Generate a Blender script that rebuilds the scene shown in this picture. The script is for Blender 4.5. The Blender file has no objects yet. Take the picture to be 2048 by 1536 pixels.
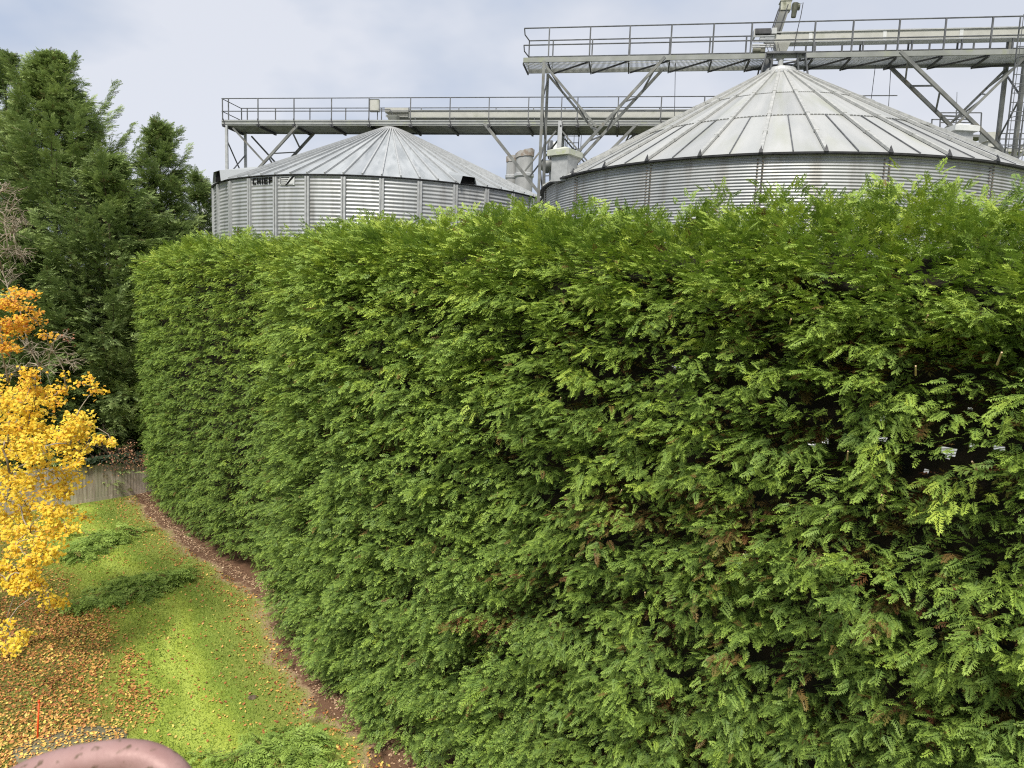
import bpy, math, random
import numpy as np
from mathutils import Vector, Matrix, noise as mnoise

random.seed(7); rng = np.random.default_rng(11)
SC = bpy.context.scene; COL = SC.collection
PI = math.pi

# ------------------------------------------------------------------ camera
H = 9.5                                   # eye height: the picture is taken from a lift
PITCH, ROLL, F = math.radians(6.87), math.radians(2.15), 1420.0
cam_d = bpy.data.cameras.new('camera'); cam = bpy.data.objects.new('camera', cam_d); COL.objects.link(cam)
cam_d.sensor_width = 36.0; cam_d.lens = 36.0 * F / 2048.0
cam_d.clip_start = 0.05; cam_d.clip_end = 3000
cam_d.dof.use_dof = True; cam_d.dof.focus_distance = 16.0; cam_d.dof.aperture_fstop = 9.0
cam.matrix_world = (Matrix.Translation((0, 0, H)) @ Matrix.Rotation(PI/2 - PITCH, 4, 'X') @ Matrix.Rotation(ROLL, 4, 'Z'))
SC.camera = cam

# ------------------------------------------------------------------ sky and sun
SUN_EL, SUN_AZ = math.radians(54), math.radians(193)      # azimuth clockwise from +Y: behind the camera, a bit left
world = bpy.data.worlds.new('World'); SC.world = world; world.use_nodes = True
nt = world.node_tree; nt.nodes.clear()
def N(nt, t, **kw):
    n = nt.nodes.new(t)
    for k, v in kw.items():
        if k.startswith('in_'): n.inputs[k[3:].replace('_', ' ')].default_value = v
        else: setattr(n, k, v)
    return n
sky = N(nt, 'ShaderNodeTexSky', sky_type='NISHITA', sun_disc=False, sun_elevation=SUN_EL, sun_rotation=SUN_AZ)
tc = N(nt, 'ShaderNodeTexCoord')
mp = N(nt, 'ShaderNodeMapping'); mp.inputs['Scale'].default_value = (1.0, 1.0, 1.9); mp.inputs['Rotation'].default_value = (0, 0.35, 0)
nz = N(nt, 'ShaderNodeTexNoise'); nz.inputs['Scale'].default_value = 2.1; nz.inputs['Detail'].default_value = 5; nz.inputs['Roughness'].default_value = 0.5
rp = N(nt, 'ShaderNodeValToRGB')
e = rp.color_ramp.elements
e[0].position = 0.42; e[0].color = (5.2, 6.05, 7.7, 1)
e[1].position = 0.57; e[1].color = (7.9, 8.2, 9.0, 1)
m_ = e.new(0.485); m_.color = (6.3, 6.9, 8.1, 1)
sx = N(nt, 'ShaderNodeSeparateXYZ')
r2 = N(nt, 'ShaderNodeMapRange'); r2.inputs['From Min'].default_value = -0.15; r2.inputs['From Max'].default_value = 0.7
r2.inputs['To Min'].default_value = 0.0; r2.inputs['To Max'].default_value = 0.85
right = N(nt, 'ShaderNodeRGB'); right.outputs[0].default_value = (8.0, 8.15, 8.7, 1)
mx2 = N(nt, 'ShaderNodeMixRGB'); mx = N(nt, 'ShaderNodeMixRGB'); mx.inputs[0].default_value = 0.93
bg = N(nt, 'ShaderNodeBackground'); bg.inputs['Strength'].default_value = 0.1
wo = N(nt, 'ShaderNodeOutputWorld')
lk = nt.links.new
lk(tc.outputs['Generated'], mp.inputs[0]); lk(mp.outputs[0], nz.inputs['Vector']); lk(nz.outputs['Fac'], rp.inputs[0])
lk(tc.outputs['Generated'], sx.inputs[0]); lk(sx.outputs['X'], r2.inputs['Value'])
lk(r2.outputs[0], mx2.inputs[0]); lk(rp.outputs[0], mx2.inputs[1]); lk(right.outputs[0], mx2.inputs[2])
lk(sky.outputs[0], mx.inputs[1]); lk(mx2.outputs[0], mx.inputs[2]); lk(mx.outputs[0], bg.inputs[0]); lk(bg.outputs[0], wo.inputs[0])

sun_d = bpy.data.lights.new('sun', 'SUN'); sun_d.energy = 5.0; sun_d.angle = math.radians(15); sun_d.color = (1, 0.95, 0.86)
sun = bpy.data.objects.new('sun', sun_d); COL.objects.link(sun)
sdir = Vector((math.sin(SUN_AZ)*math.cos(SUN_EL), math.cos(SUN_AZ)*math.cos(SUN_EL), math.sin(SUN_EL)))
sun.rotation_euler = sdir.to_track_quat('Z', 'Y').to_euler(); sun.location = (0, -10, 40)
SC.view_settings.view_transform = 'Standard'; SC.view_settings.look = 'None'; SC.view_settings.gamma = 1
SC.view_settings.use_curve_mapping = False; SC.view_settings.exposure = 0.0
SC.cycles.use_denoising = False; SC.cycles.filter_width = 1.15; SC.cycles.sample_clamp_indirect = 4; SC.cycles.max_bounces = 6; SC.cycles.transparent_max_bounces = 4

# ------------------------------------------------------------------ measuring helpers (photo pixel + known distance -> point)
cp, sp, cr, sr = math.cos(PITCH), math.sin(PITCH), math.cos(ROLL), math.sin(ROLL)
def ray(x, y):
    X, Y = x - 1024.0, y - 768.0
    a, b = (X*cr + Y*sr)/F, (-X*sr + Y*cr)/F
    return np.array([a, cp - b*sp, -sp - b*cp])
def pty(x, y, Y): d = ray(x, y); return np.array([0, 0, H]) + d*(Y/d[1])
def ptz(x, y, Z): d = ray(x, y); return np.array([0, 0, H]) + d*((Z - H)/d[2])
def proj(P):
    P = np.atleast_2d(np.asarray(P, float)); X, Y, Z = P[:, 0], P[:, 1], P[:, 2] - H
    d = Y*cp - Z*sp; u = Y*sp + Z*cp; d = np.where(d < 0.05, 0.05, d)
    a, b = F*X/d, -F*u/d
    return 1024 + a*cr - b*sr, 768 + a*sr + b*cr, d

# ------------------------------------------------------------------ materials
def rgb(r, g, b): return (r, g, b, 1)
def new_mat(name):
    m = bpy.data.materials.new(name); m.use_nodes = True; t = m.node_tree
    return m, t, t.nodes['Principled BSDF'], t.nodes['Material Output']
def noise_mat(name, c1, c2, scale=5, rough=0.7, metal=0.0, detail=6, stretch=(1, 1, 1), lo=0.35, hi=0.65, bump=0.0, bscale=None, spec=0.4, c3=None, s3=1.0, t3=(0.55, 0.75)):
    m, t, b, o = new_mat(name); L = t.links.new
    tc = N(t, 'ShaderNodeTexCoord'); mp = N(t, 'ShaderNodeMapping'); mp.inputs['Scale'].default_value = stretch
    nz = N(t, 'ShaderNodeTexNoise'); nz.inputs['Scale'].default_value = scale; nz.inputs['Detail'].default_value = detail
    r = N(t, 'ShaderNodeValToRGB'); r.color_ramp.elements[0].position = lo; r.color_ramp.elements[1].position = hi
    r.color_ramp.elements[0].color = rgb(*c1); r.color_ramp.elements[1].color = rgb(*c2)
    L(tc.outputs['Object'], mp.inputs[0]); L(mp.outputs[0], nz.inputs['Vector']); L(nz.outputs['Fac'], r.inputs[0])
    out = r.outputs[0]
    if c3:
        n3 = N(t, 'ShaderNodeTexNoise'); n3.inputs['Scale'].default_value = s3; n3.inputs['Detail'].default_value = 7
        r3 = N(t, 'ShaderNodeMapRange'); r3.inputs['From Min'].default_value = t3[0]; r3.inputs['From Max'].default_value = t3[1]
        L(mp.outputs[0], n3.inputs['Vector']); L(n3.outputs['Fac'], r3.inputs['Value'])
        x3 = N(t, 'ShaderNodeMixRGB'); x3.inputs[2].default_value = rgb(*c3)
        L(r3.outputs[0], x3.inputs[0]); L(out, x3.inputs[1]); out = x3.outputs[0]
    L(out, b.inputs['Base Color'])
    b.inputs['Roughness'].default_value = rough; b.inputs['Metallic'].default_value = metal; b.inputs['Specular IOR Level'].default_value = spec
    if bump:
        bp = N(t, 'ShaderNodeBump'); bp.inputs['Strength'].default_value = bump; bp.inputs['Distance'].default_value = 0.02
        n2 = N(t, 'ShaderNodeTexNoise'); n2.inputs['Scale'].default_value = bscale or scale*3; n2.inputs['Detail'].default_value = 5
        L(mp.outputs[0], n2.inputs['Vector']); L(n2.outputs['Fac'], bp.inputs['Height']); L(bp.outputs[0], b.inputs['Normal'])
    return m
def leaf_mat(name, cols, browns=None, rough=0.55, trans=0.25, spec=0.3, tip=None, tipamt=0.0):
    """colour from the per-leaf attribute 'tint'; 'dead' turns a spray brown; 'tipt' is the fresh growth towards a spray's end."""
    m, t, b, o = new_mat(name); L = t.links.new
    a = N(t, 'ShaderNodeAttribute'); a.attribute_name = 'tint'
    r = N(t, 'ShaderNodeValToRGB'); els = r.color_ramp.elements
    while len(els) > 2: els.remove(els[-1])
    els[0].position = cols[0][0]; els[0].color = rgb(*cols[0][1]); els[1].position = cols[-1][0]; els[1].color = rgb(*cols[-1][1])
    for p, c in cols[1:-1]:
        q = els.new(p); q.color = rgb(*c)
    L(a.outputs['Fac'], r.inputs[0]); out = r.outputs[0]
    if tip:
        at = N(t, 'ShaderNodeAttribute'); at.attribute_name = 'tipt'
        mm = N(t, 'ShaderNodeMath', operation='MULTIPLY'); mm.inputs[1].default_value = tipamt
        x = N(t, 'ShaderNodeMixRGB'); x.inputs[2].default_value = rgb(*tip)
        L(at.outputs['Fac'], mm.inputs[0]); L(mm.outputs[0], x.inputs[0]); L(out, x.inputs[1]); out = x.outputs[0]
    if browns:
        ad = N(t, 'ShaderNodeAttribute'); ad.attribute_name = 'dead'
        x = N(t, 'ShaderNodeMixRGB'); x.inputs[2].default_value = rgb(*browns)
        L(ad.outputs['Fac'], x.inputs[0]); L(out, x.inputs[1]); out = x.outputs[0]
    L(out, b.inputs['Base Color']); b.inputs['Roughness'].default_value = rough; b.inputs['Specular IOR Level'].default_value = spec
    tr = N(t, 'ShaderNodeBsdfTranslucent'); L(out, tr.inputs[0])
    ms = N(t, 'ShaderNodeMixShader'); ms.inputs[0].default_value = trans
    L(b.outputs[0], ms.inputs[1]); L(tr.outputs[0], ms.inputs[2]); L(ms.outputs[0], o.inputs[0])
    return m

M = {}
M['galv'] = noise_mat('galvanised_steel', (0.33, 0.345, 0.345), (0.41, 0.42, 0.42), 2.2, 0.5, 0.25, stretch=(1, 1, 0.5), bump=0.05, bscale=60)
M['galv2'] = noise_mat('galvanised_steel_near', (0.36, 0.375, 0.38), (0.44, 0.45, 0.45), 1.6, 0.5, 0.25, c3=(0.25, 0.24, 0.22), s3=2.5, t3=(.5, .75))
M['galv_wall'] = noise_mat('galvanised_steel_far', (0.36, 0.375, 0.38), (0.46, 0.47, 0.47), 1.6, 0.5, 0.25, c3=(0.25, 0.25, 0.24), s3=2.5, t3=(.5, .75))
M['galv_roof'] = noise_mat('galvanised_roof', (0.35, 0.36, 0.355), (0.42, 0.425, 0.415), 1.3, 0.5, 0.15, c3=(0.33, 0.34, 0.28), s3=0.9, t3=(0.52, 0.8))
M['galv_roof_b'] = noise_mat('galvanised_roof_streaked', (0.31, 0.33, 0.34), (0.42, 0.44, 0.45), 1.5, 0.45, 0.2, c3=(0.28, 0.30, 0.31), s3=1.8, t3=(0.54, 0.66))
M['rib'] = noise_mat('rib_steel', (0.36, 0.365, 0.35), (0.48, 0.48, 0.455), 6, 0.45, 0.2)
M['stiff'] = noise_mat('stiffener_steel', (0.36, 0.37, 0.37), (0.46, 0.47, 0.47), 6, 0.5, 0.2)
M['beam'] = noise_mat('weathered_steel', (0.12, 0.125, 0.12), (0.22, 0.225, 0.21), 2.5, 0.55, 0.3, c3=(0.16, 0.14, 0.10), s3=3)
M['rail'] = noise_mat('rail_steel', (0.09, 0.095, 0.10), (0.16, 0.165, 0.17), 4, 0.55, 0.4)
M['dark'] = noise_mat('dark_steel', (0.04, 0.042, 0.045), (0.08, 0.08, 0.085), 4, 0.6, 0.3)
M['deck'] = noise_mat('deck_beam', (0.21, 0.22, 0.205), (0.28, 0.29, 0.275), 1.6, 0.6, 0.15, c3=(0.26, 0.28, 0.2), s3=2.5)
M['cream'] = noise_mat('cream_painted_steel', (0.40, 0.40, 0.365), (0.48, 0.48, 0.44), 2, 0.5, 0.0, c3=(0.30, 0.31, 0.25), s3=2, t3=(0.55, 0.8))
M['mossy'] = noise_mat('mossy_cap', (0.40, 0.42, 0.35), (0.50, 0.51, 0.44), 4, 0.7, 0.0, c3=(0.38, 0.42, 0.22), s3=5)
M['grime'] = noise_mat('olive_motor', (0.07, 0.075, 0.05), (0.13, 0.13, 0.10), 6, 0.5, 0.2)
M['grime2'] = noise_mat('dirty_cream_steel', (0.16, 0.165, 0.11), (0.42, 0.42, 0.35), 7, 0.6)
M['concrete'] = noise_mat('stack_grey', (0.28, 0.285, 0.28), (0.37, 0.375, 0.37), 2, 0.85, 0, stretch=(1, 1, .4))
M['rust'] = noise_mat('rusty_band', (0.27, 0.22, 0.18), (0.38, 0.365, 0.34), 2.2, 0.9, lo=.42, hi=.52)
M['seam'] = noise_mat('seam_sealant', (0.10, 0.08, 0.06), (0.22, 0.19, 0.15), 8, 0.8)
M['black'] = noise_mat('lettering_and_hollow_black', (0.006, 0.006, 0.006), (0.01, 0.01, 0.01), 5, 0.9, spec=0.1)
M['white'] = noise_mat('white_backing', (0.50, 0.52, 0.52), (0.60, 0.61, 0.60), 5, 0.5)
M['bark'] = noise_mat('bark', (0.05, 0.035, 0.022), (0.11, 0.08, 0.055), 8, 0.9, stretch=(1, 1, .3), bump=.3)
M['pale_bark'] = noise_mat('pale_bark', (0.22, 0.18, 0.12), (0.38, 0.32, 0.24), 8, 0.85)
M['core'] = noise_mat('shaded_dead_foliage', (0.008, 0.009, 0.004), (0.028, 0.019, 0.010), 6, 0.95, bump=.6, bscale=18)  # dead brown darkened to paint the shade inside the hedge
M['stub'] = noise_mat('cut_wood', (0.55, 0.36, 0.20), (0.70, 0.52, 0.34), 20, 0.8)
M['fence'] = noise_mat('weathered_boards', (0.34, 0.28, 0.22), (0.56, 0.48, 0.40), 3, 0.85, stretch=(3, 3, .35), c3=(0.27, 0.27, 0.17), s3=0.6, t3=(.5, .72), bump=.3)
M['orange'] = noise_mat('orange_red_plastic', (0.75, 0.07, 0.015), (0.85, 0.11, 0.02), 10, 0.5)
M['slab'] = noise_mat('old_rubber_slab', (0.14, 0.125, 0.07), (0.22, 0.20, 0.12), 9, 0.9, c3=(0.12, 0.13, .05), s3=4, bump=.5)
M['lift'] = noise_mat('worn_red_paint', (0.27, 0.15, 0.135), (0.36, 0.225, 0.205), 14, 0.5, metal=.1, c3=(0.13, 0.085, 0.055), s3=70, t3=(.58, .66), bump=.12)
M['stone'] = noise_mat('stone', (0.06, 0.055, 0.05), (0.13, 0.12, 0.11), 9, 0.9, bump=.3)
M['soil'] = noise_mat('soil', (0.07, 0.05, 0.03), (0.15, 0.11, 0.07), 12, 0.95, bump=.8)
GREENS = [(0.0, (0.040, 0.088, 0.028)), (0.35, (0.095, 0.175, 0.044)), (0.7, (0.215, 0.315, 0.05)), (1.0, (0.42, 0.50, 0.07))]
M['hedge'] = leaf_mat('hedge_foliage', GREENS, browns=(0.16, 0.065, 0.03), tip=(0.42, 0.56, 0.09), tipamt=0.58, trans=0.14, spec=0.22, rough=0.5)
M['conifer'] = leaf_mat('conifer_foliage', [(0, (0.070, 0.115, 0.045)), (.5, (0.150, 0.225, 0.068)), (1, (0.30, 0.37, 0.10))], browns=(0.12, 0.06, 0.03), tip=(0.42, 0.52, 0.18), tipamt=0.65, trans=.2)
M['maple'] = leaf_mat('autumn_leaves', [(0, (0.62, 0.20, 0.04)), (.25, (0.82, 0.40, 0.06)), (.6, (0.85, 0.56, 0.04)), (1, (0.86, 0.71, 0.09))], trans=.35, spec=.25)
M['litter'] = leaf_mat('fallen_leaf_litter', [(0, (0.18, 0.065, 0.025)), (.4, (0.42, 0.16, 0.055)), (.7, (0.60, 0.32, 0.09)), (1, (0.78, 0.58, 0.14))], trans=.05, spec=.3)
M['brownleaf'] = leaf_mat('withered_leaves', [(0, (0.16, 0.06, 0.03)), (.6, (0.36, 0.17, 0.09)), (1, (0.50, 0.30, 0.16))], trans=.15)
M['needles'] = leaf_mat('dry_needles', [(0, (0.26, 0.15, 0.09)), (.6, (0.50, 0.34, 0.21)), (1, (0.62, 0.46, 0.30))], trans=.05)
M['ivy'] = leaf_mat('ivy_leaves', [(0, (0.015, 0.03, 0.012)), (1, (0.05, 0.085, 0.03))], trans=.1, spec=.5)
M['grass'] = leaf_mat('grass_blades', [(0, (0.15, 0.22, 0.04)), (.6, (0.33, 0.42, 0.07)), (1, (0.52, 0.58, 0.14))], trans=.3)
M['cut'] = leaf_mat('cut_fronds', [(0, (0.06, 0.12, 0.025)), (.6, (0.15, 0.24, 0.045)), (1, (0.30, 0.42, 0.08))], browns=(.2, .1, .04), tip=(0.30, 0.42, 0.09), tipamt=.5, trans=.2)

# ------------------------------------------------------------------ objects
def tag(o, label=None, cat=None, group=None, kind=None):
    if label: o['label'] = label
    if cat: o['category'] = cat
    if group: o['group'] = group
    if kind: o['kind'] = kind
    return o
def thing(name, label, cat, loc=(0, 0, 0), group=None):
    o = bpy.data.objects.new(name, None); COL.objects.link(o); o.location = loc; o.empty_display_size = .2
    return tag(o, label, cat, group)
def link(name, me, mat, parent=None, smooth=False):
    if mat: me.materials.append(mat)
    o = bpy.data.objects.new(name, me); COL.objects.link(o)
    if parent is not None:
        o.parent = parent
        w = Vector(parent.location); p = parent.parent
        while p is not None: w += Vector(p.location); p = p.parent
        o.location = -w          # meshes are written in world coordinates
    if smooth: me.polygons.foreach_set('use_smooth', np.ones(len(me.polygons), bool))
    return o
def npmesh(name, V, Fc, attrs=None):
    V = np.ascontiguousarray(V, np.float32); Fc = np.ascontiguousarray(Fc, np.int32); k = Fc.shape[1]
    me = bpy.data.meshes.new(name); me.vertices.add(len(V)); me.vertices.foreach_set('co', V.ravel())
    me.loops.add(Fc.size); me.loops.foreach_set('vertex_index', Fc.ravel())
    me.polygons.add(len(Fc)); me.polygons.foreach_set('loop_start', np.arange(0, Fc.size, k, dtype=np.int32))
    for an, av in (attrs or {}).items():
        a = me.attributes.new(an, 'FLOAT', 'POINT'); a.data.foreach_set('value', np.ascontiguousarray(av, np.float32))
    me.update(calc_edges=True)
    return me
class MB:
    def __init__(s): s.v = []; s.f = []
    def add(s, vs, fs):
        b = len(s.v); s.v += [tuple(map(float, q)) for q in vs]; s.f += [tuple(i + b for i in q) for q in fs]; return s
    def bar(s, a, b, w, h=None, up=(0, 0, 1)):       # rectangular section from a to b
        h = h or w; a = Vector(a); b = Vector(b); d = (b - a).normalized(); u = Vector(up)
        if abs(d.dot(u)) > .98: u = Vector((0, 1, 0))
        x = d.cross(u).normalized(); y = x.cross(d).normalized()
        vs = [p + x*i*w/2 + y*j*h/2 for p in (a, b) for i, j in ((-1, -1), (1, -1), (1, 1), (-1, 1))]
        return s.add(vs, [(3, 2, 1, 0), (4, 5, 6, 7), (0, 1, 5, 4), (1, 2, 6, 5), (2, 3, 7, 6), (3, 0, 4, 7)])
    def tube(s, pts, r, n=8, cap=True):
        pts = [Vector(p) for p in pts]; rs = r if hasattr(r, '__len__') else [r]*len(pts)
        vs = []; prev = None
        for i, p in enumerate(pts):
            d = (pts[min(i+1, len(pts)-1)] - pts[max(i-1, 0)]).normalized()
            x = d.orthogonal().normalized() if prev is None else (prev - d*prev.dot(d)).normalized()
            prev = x; y = d.cross(x)
            vs += [p + (x*math.cos(2*PI*k/n) + y*math.sin(2*PI*k/n))*rs[i] for k in range(n)]
        fs = [(i*n + k, i*n + (k+1) % n, (i+1)*n + (k+1) % n, (i+1)*n + k) for i in range(len(pts)-1) for k in range(n)]
        if cap: fs += [tuple(range(n))[::-1], tuple((len(pts)-1)*n + k for k in range(n))]
        return s.add(vs, fs)
    def lathe(s, c, prof, n=32, caps=False):          # prof: (radius, z)
        vs = [(c[0] + r*math.cos(2*PI*k/n), c[1] + r*math.sin(2*PI*k/n), z) for r, z in prof for k in range(n)]
        fs = [(i*n + k, i*n + (k+1) % n, (i+1)*n + (k+1) % n, (i+1)*n + k) for i in range(len(prof)-1) for k in range(n)]
        if caps: fs += [tuple(range(n))[::-1], tuple((len(prof)-1)*n + k for k in range(n))]
        return s.add(vs, fs)
    def obox(s, c, ax, ay, az):                       # oriented box: centre and half axes
        c, ax, ay, az = map(Vector, (c, ax, ay, az))
        vs = [c + ax*i + ay*j + az*k for k in (-1, 1) for i, j in ((-1, -1), (1, -1), (1, 1), (-1, 1))]
        return s.add(vs, [(3, 2, 1, 0), (4, 5, 6, 7), (0, 1, 5, 4), (1, 2, 6, 5), (2, 3, 7, 6), (3, 0, 4, 7)])
    def build(s, name, mat, parent=None, smooth=False, kind=None):
        me = bpy.data.meshes.new(name); me.from_pydata(s.v, [], s.f); me.update()
        o = link(name, me, mat, parent, smooth)
        return o

def each_bar(mb, name, mat, parent):              # every bar of the batch a part of its own
    for i in range(0, len(mb.v), 8):
        q = MB(); q.add(mb.v[i:i+8], [(3, 2, 1, 0), (4, 5, 6, 7), (0, 1, 5, 4), (1, 2, 6, 5), (2, 3, 7, 6), (3, 0, 4, 7)]); q.build(name, mat, parent)
# ================================================================== ground
HP = np.array([(-17.0, 31.6), (-15.2, 28.9), (-12.4, 25.7), (-9.84, 23.15), (-7.45, 20.95), (-6.15, 18.4), (-4.65, 15.95),
               (-3.2, 14.4), (-1.77, 12.95), (0.2, 10.5), (2.1, 8.0), (4.0, 5.55), (6.0, 3.0)])      # foot of the hedge's front
def resample(P, n, smooth=3):
    seg = np.r_[0, np.cumsum(np.hypot(*np.diff(P, axis=0).T))]; t = np.linspace(0, seg[-1], n)
    Q = np.stack([np.interp(t, seg, P[:, k]) for k in (0, 1)], 1)
    for _ in range(smooth):
        Q[1:-1] = (Q[:-2] + 2*Q[1:-1] + Q[2:])/4
    return Q, seg[-1]
HQ, HL = resample(HP, 240, 6)
def hedge_dist(P):       # signed ground distance in front (towards the lawn) of the hedge foot
    P = np.asarray(P)[:, :2]; out = np.empty(len(P))
    ext = np.vstack([HQ, HQ[-1] + (HQ[-1]-HQ[-2])/np.linalg.norm(HQ[-1]-HQ[-2])*15*np.array([[1, 1]])])
    T = np.diff(HQ, axis=0); T = np.vstack([T, T[-1:]]); T /= np.linalg.norm(T, axis=1)[:, None]
    for s in range(0, len(P), 4000):
        p = P[s:s+4000]; d2 = ((p[:, None] - HQ[None])**2).sum(2); i = d2.argmin(1)
        r = p - HQ[i]; out[s:s+4000] = -(r[:, 0]*(-T[i, 1]) + r[:, 1]*T[i, 0])*1.0
    return out
me = npmesh('ground', [(-600, -600, -.02), (600, -600, -.02), (600, 1200, -.02), (-600, 1200, -.02)], [(0, 1, 2, 3)])
M['field'] = noise_mat('rough_ground', (0.07, 0.09, 0.03), (0.14, 0.15, 0.06), 0.3, 0.95)
tag(link('ground', me, M['field']), kind='structure')

def gz(x, y): return 0.05*mnoise.noise(Vector((x*.25, y*.25, 3.1))) + 0.02*mnoise.noise(Vector((x*1.1, y*1.1, 7.7)))
nx, ny = 150, 170
gx = np.linspace(-34, 9, nx); gy = np.linspace(4, 38, ny)
GX, GY = np.meshgrid(gx, gy); GZ = np.array([gz(a, b) for a, b in zip(GX.ravel(), GY.ravel())]) + .06
V = np.stack([GX.ravel(), GY.ravel(), GZ], 1)
ii = (np.arange(ny-1)[:, None]*nx + np.arange(nx-1)[None]).ravel()
hd = hedge_dist(V)
me = npmesh('lawn', V, np.stack([ii, ii+1, ii+nx+1, ii+nx], 1), {'hd': hd})
m, t, b, o = new_mat('lawn_grass'); L = t.links.new
tcn = N(t, 'ShaderNodeTexCoord'); at = N(t, 'ShaderNodeAttribute'); at.attribute_name = 'hd'
nb = N(t, 'ShaderNodeTexNoise'); nb.inputs['Scale'].default_value = .55; nb.inputs['Detail'].default_value = 4
nf = N(t, 'ShaderNodeTexNoise'); nf.inputs['Scale'].default_value = 9; nf.inputs['Detail'].default_value = 8; nf.inputs['Roughness'].default_value = .7
L(tcn.outputs['Object'], nb.inputs['Vector']); L(tcn.outputs['Object'], nf.inputs['Vector'])
def math_(op, a, bb):
    n = N(t, 'ShaderNodeMath', operation=op)
    for i, q in enumerate((a, bb)):
        if isinstance(q, (int, float)): n.inputs[i].default_value = q
        else: L(q, n.inputs[i])
    return n.outputs[0]
dd = math_('ADD', at.outputs['Fac'], math_('MULTIPLY', math_('SUBTRACT', nb.outputs['Fac'], .5), 1.7))
dd = math_('ADD', dd, math_('MULTIPLY', math_('SUBTRACT', nf.outputs['Fac'], .5), .7))
dn = math_('DIVIDE', dd, 10.0)
r = N(t, 'ShaderNodeValToRGB'); E_ = r.color_ramp.elements
stops = [(0.0, (0.16, 0.09, 0.055)), (0.010, (0.36, 0.25, 0.15)), (0.022, (0.28, 0.24, 0.10)), (0.040, (0.24, 0.26, 0.06)), (0.165, (0.18, 0.25, 0.04)),
         (0.215, (0.33, 0.40, 0.06)), (0.255, (0.40, 0.48, 0.09)), (0.30, (0.24, 0.31, 0.045)), (0.335, (0.30, 0.37, 0.06)), (0.40, (0.20, 0.21, 0.04)), (0.48, (0.19, 0.16, 0.045)), (1.0, (0.17, 0.14, 0.04))]
E_[0].position = stops[0][0]; E_[0].color = rgb(*stops[0][1]); E_[1].position = 1.0; E_[1].color = rgb(*stops[-1][1])
for p, c in stops[1:-1]:
    q = E_.new(p); q.color = rgb(*c)
L(dn, r.inputs[0])
n4 = N(t, 'ShaderNodeTexNoise'); n4.inputs['Scale'].default_value = 45; n4.inputs['Detail'].default_value = 3; L(tcn.outputs['Object'], n4.inputs['Vector'])
mr = N(t, 'ShaderNodeMapRange'); mr.inputs['From Min'].default_value = .3; mr.inputs['From Max'].default_value = .7; mr.inputs['To Min'].default_value = .6; mr.inputs['To Max'].default_value = 1.3
L(n4.outputs['Fac'], mr.inputs['Value'])
vm = N(t, 'ShaderNodeVectorMath', operation='SCALE'); L(r.outputs[0], vm.inputs[0]); L(mr.outputs[0], vm.inputs['Scale'])
L(vm.outputs[0], b.inputs['Base Color']); b.inputs['Roughness'].default_value = .9; b.inputs['Specular IOR Level'].default_value = .15
bp = N(t, 'ShaderNodeBump'); bp.inputs['Strength'].default_value = .7; bp.inputs['Distance'].default_value = .04; L(nf.outputs['Fac'], bp.inputs['Height']); L(bp.outputs[0], b.inputs['Normal'])
tag(link('lawn', me, m, smooth=True), kind='structure')

# ================================================================== foliage kit
def spray_template(kind, r):
    V = []; T = []
    def kite(base, d, side, nrm, ln, w, t0):
        base = np.array(base); tip = base + d*ln; mid = base + d*ln*.5
        V.extend([base, mid + side*w/2, tip, mid - side*w/2]); T.extend([t0, t0, 1, t0] if False else [t0, t0+.15, t0+.3, t0+.15])
    n = {'near': 15, 'mid': 10, 'far': 8, 'con': 12}[kind]
    kdrop = r.uniform(.12, .4)
    X = np.array([1, 0, 0.]); Y = np.array([0, 1, 0.]); Z = np.array([0, 0, 1.])
    for i in range(n):
        t = .06 + .86*(i + r.uniform(-.3, .3))/n; s = 1 if i % 2 else -1
        a = math.radians(r.uniform(30, 50)); ln = ((.40 if kind == 'near' else .44)*(1-.55*t))*r.uniform(.75, 1.2)
        d = math.cos(a)*X + s*math.sin(a)*Y - (kdrop*t*1.6 + r.uniform(-.1, .35))*Z; d /= np.linalg.norm(d)
        side = np.cross(Z, d); side /= np.linalg.norm(side); base = np.array([t, 0, -kdrop*t*t])
        kite(base, d, side, Z, ln, {'near': .060, 'mid': .095, 'far': .125, 'con': .080}[kind], t*.6)
        if kind == 'near':
            for q in (-1, 1):
                dq = d*.8 + side*q*.6 - Z*.1; dq /= np.linalg.norm(dq)
                kite(base + d*ln*(.4 + .1*q), dq, np.cross(Z, dq), Z, ln*.55, .050, t*.6 + .1)
        elif kind == 'mid' and i % 2:
            dq = d*.8 + side*s*.6; dq /= np.linalg.norm(dq)
            kite(base + d*ln*.4, dq, np.cross(Z, dq), Z, ln*.6, .07, t*.6 + .1)
    d = X - Z*kdrop*1.8; d /= np.linalg.norm(d)
    kite(np.array([.85, 0, -kdrop*.72]), d, Y, Z, .26, .06 if kind == 'near' else .1, .7)
    return np.array(V), np.array(T)
TPL = {}
for kd in ('near', 'mid', 'far', 'con'):
    TPL[kd] = [spray_template(kd, random.Random(100 + j)) for j in range(8)]
def norm(a): return a/np.maximum(np.linalg.norm(a, axis=-1, keepdims=True), 1e-9)
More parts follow.
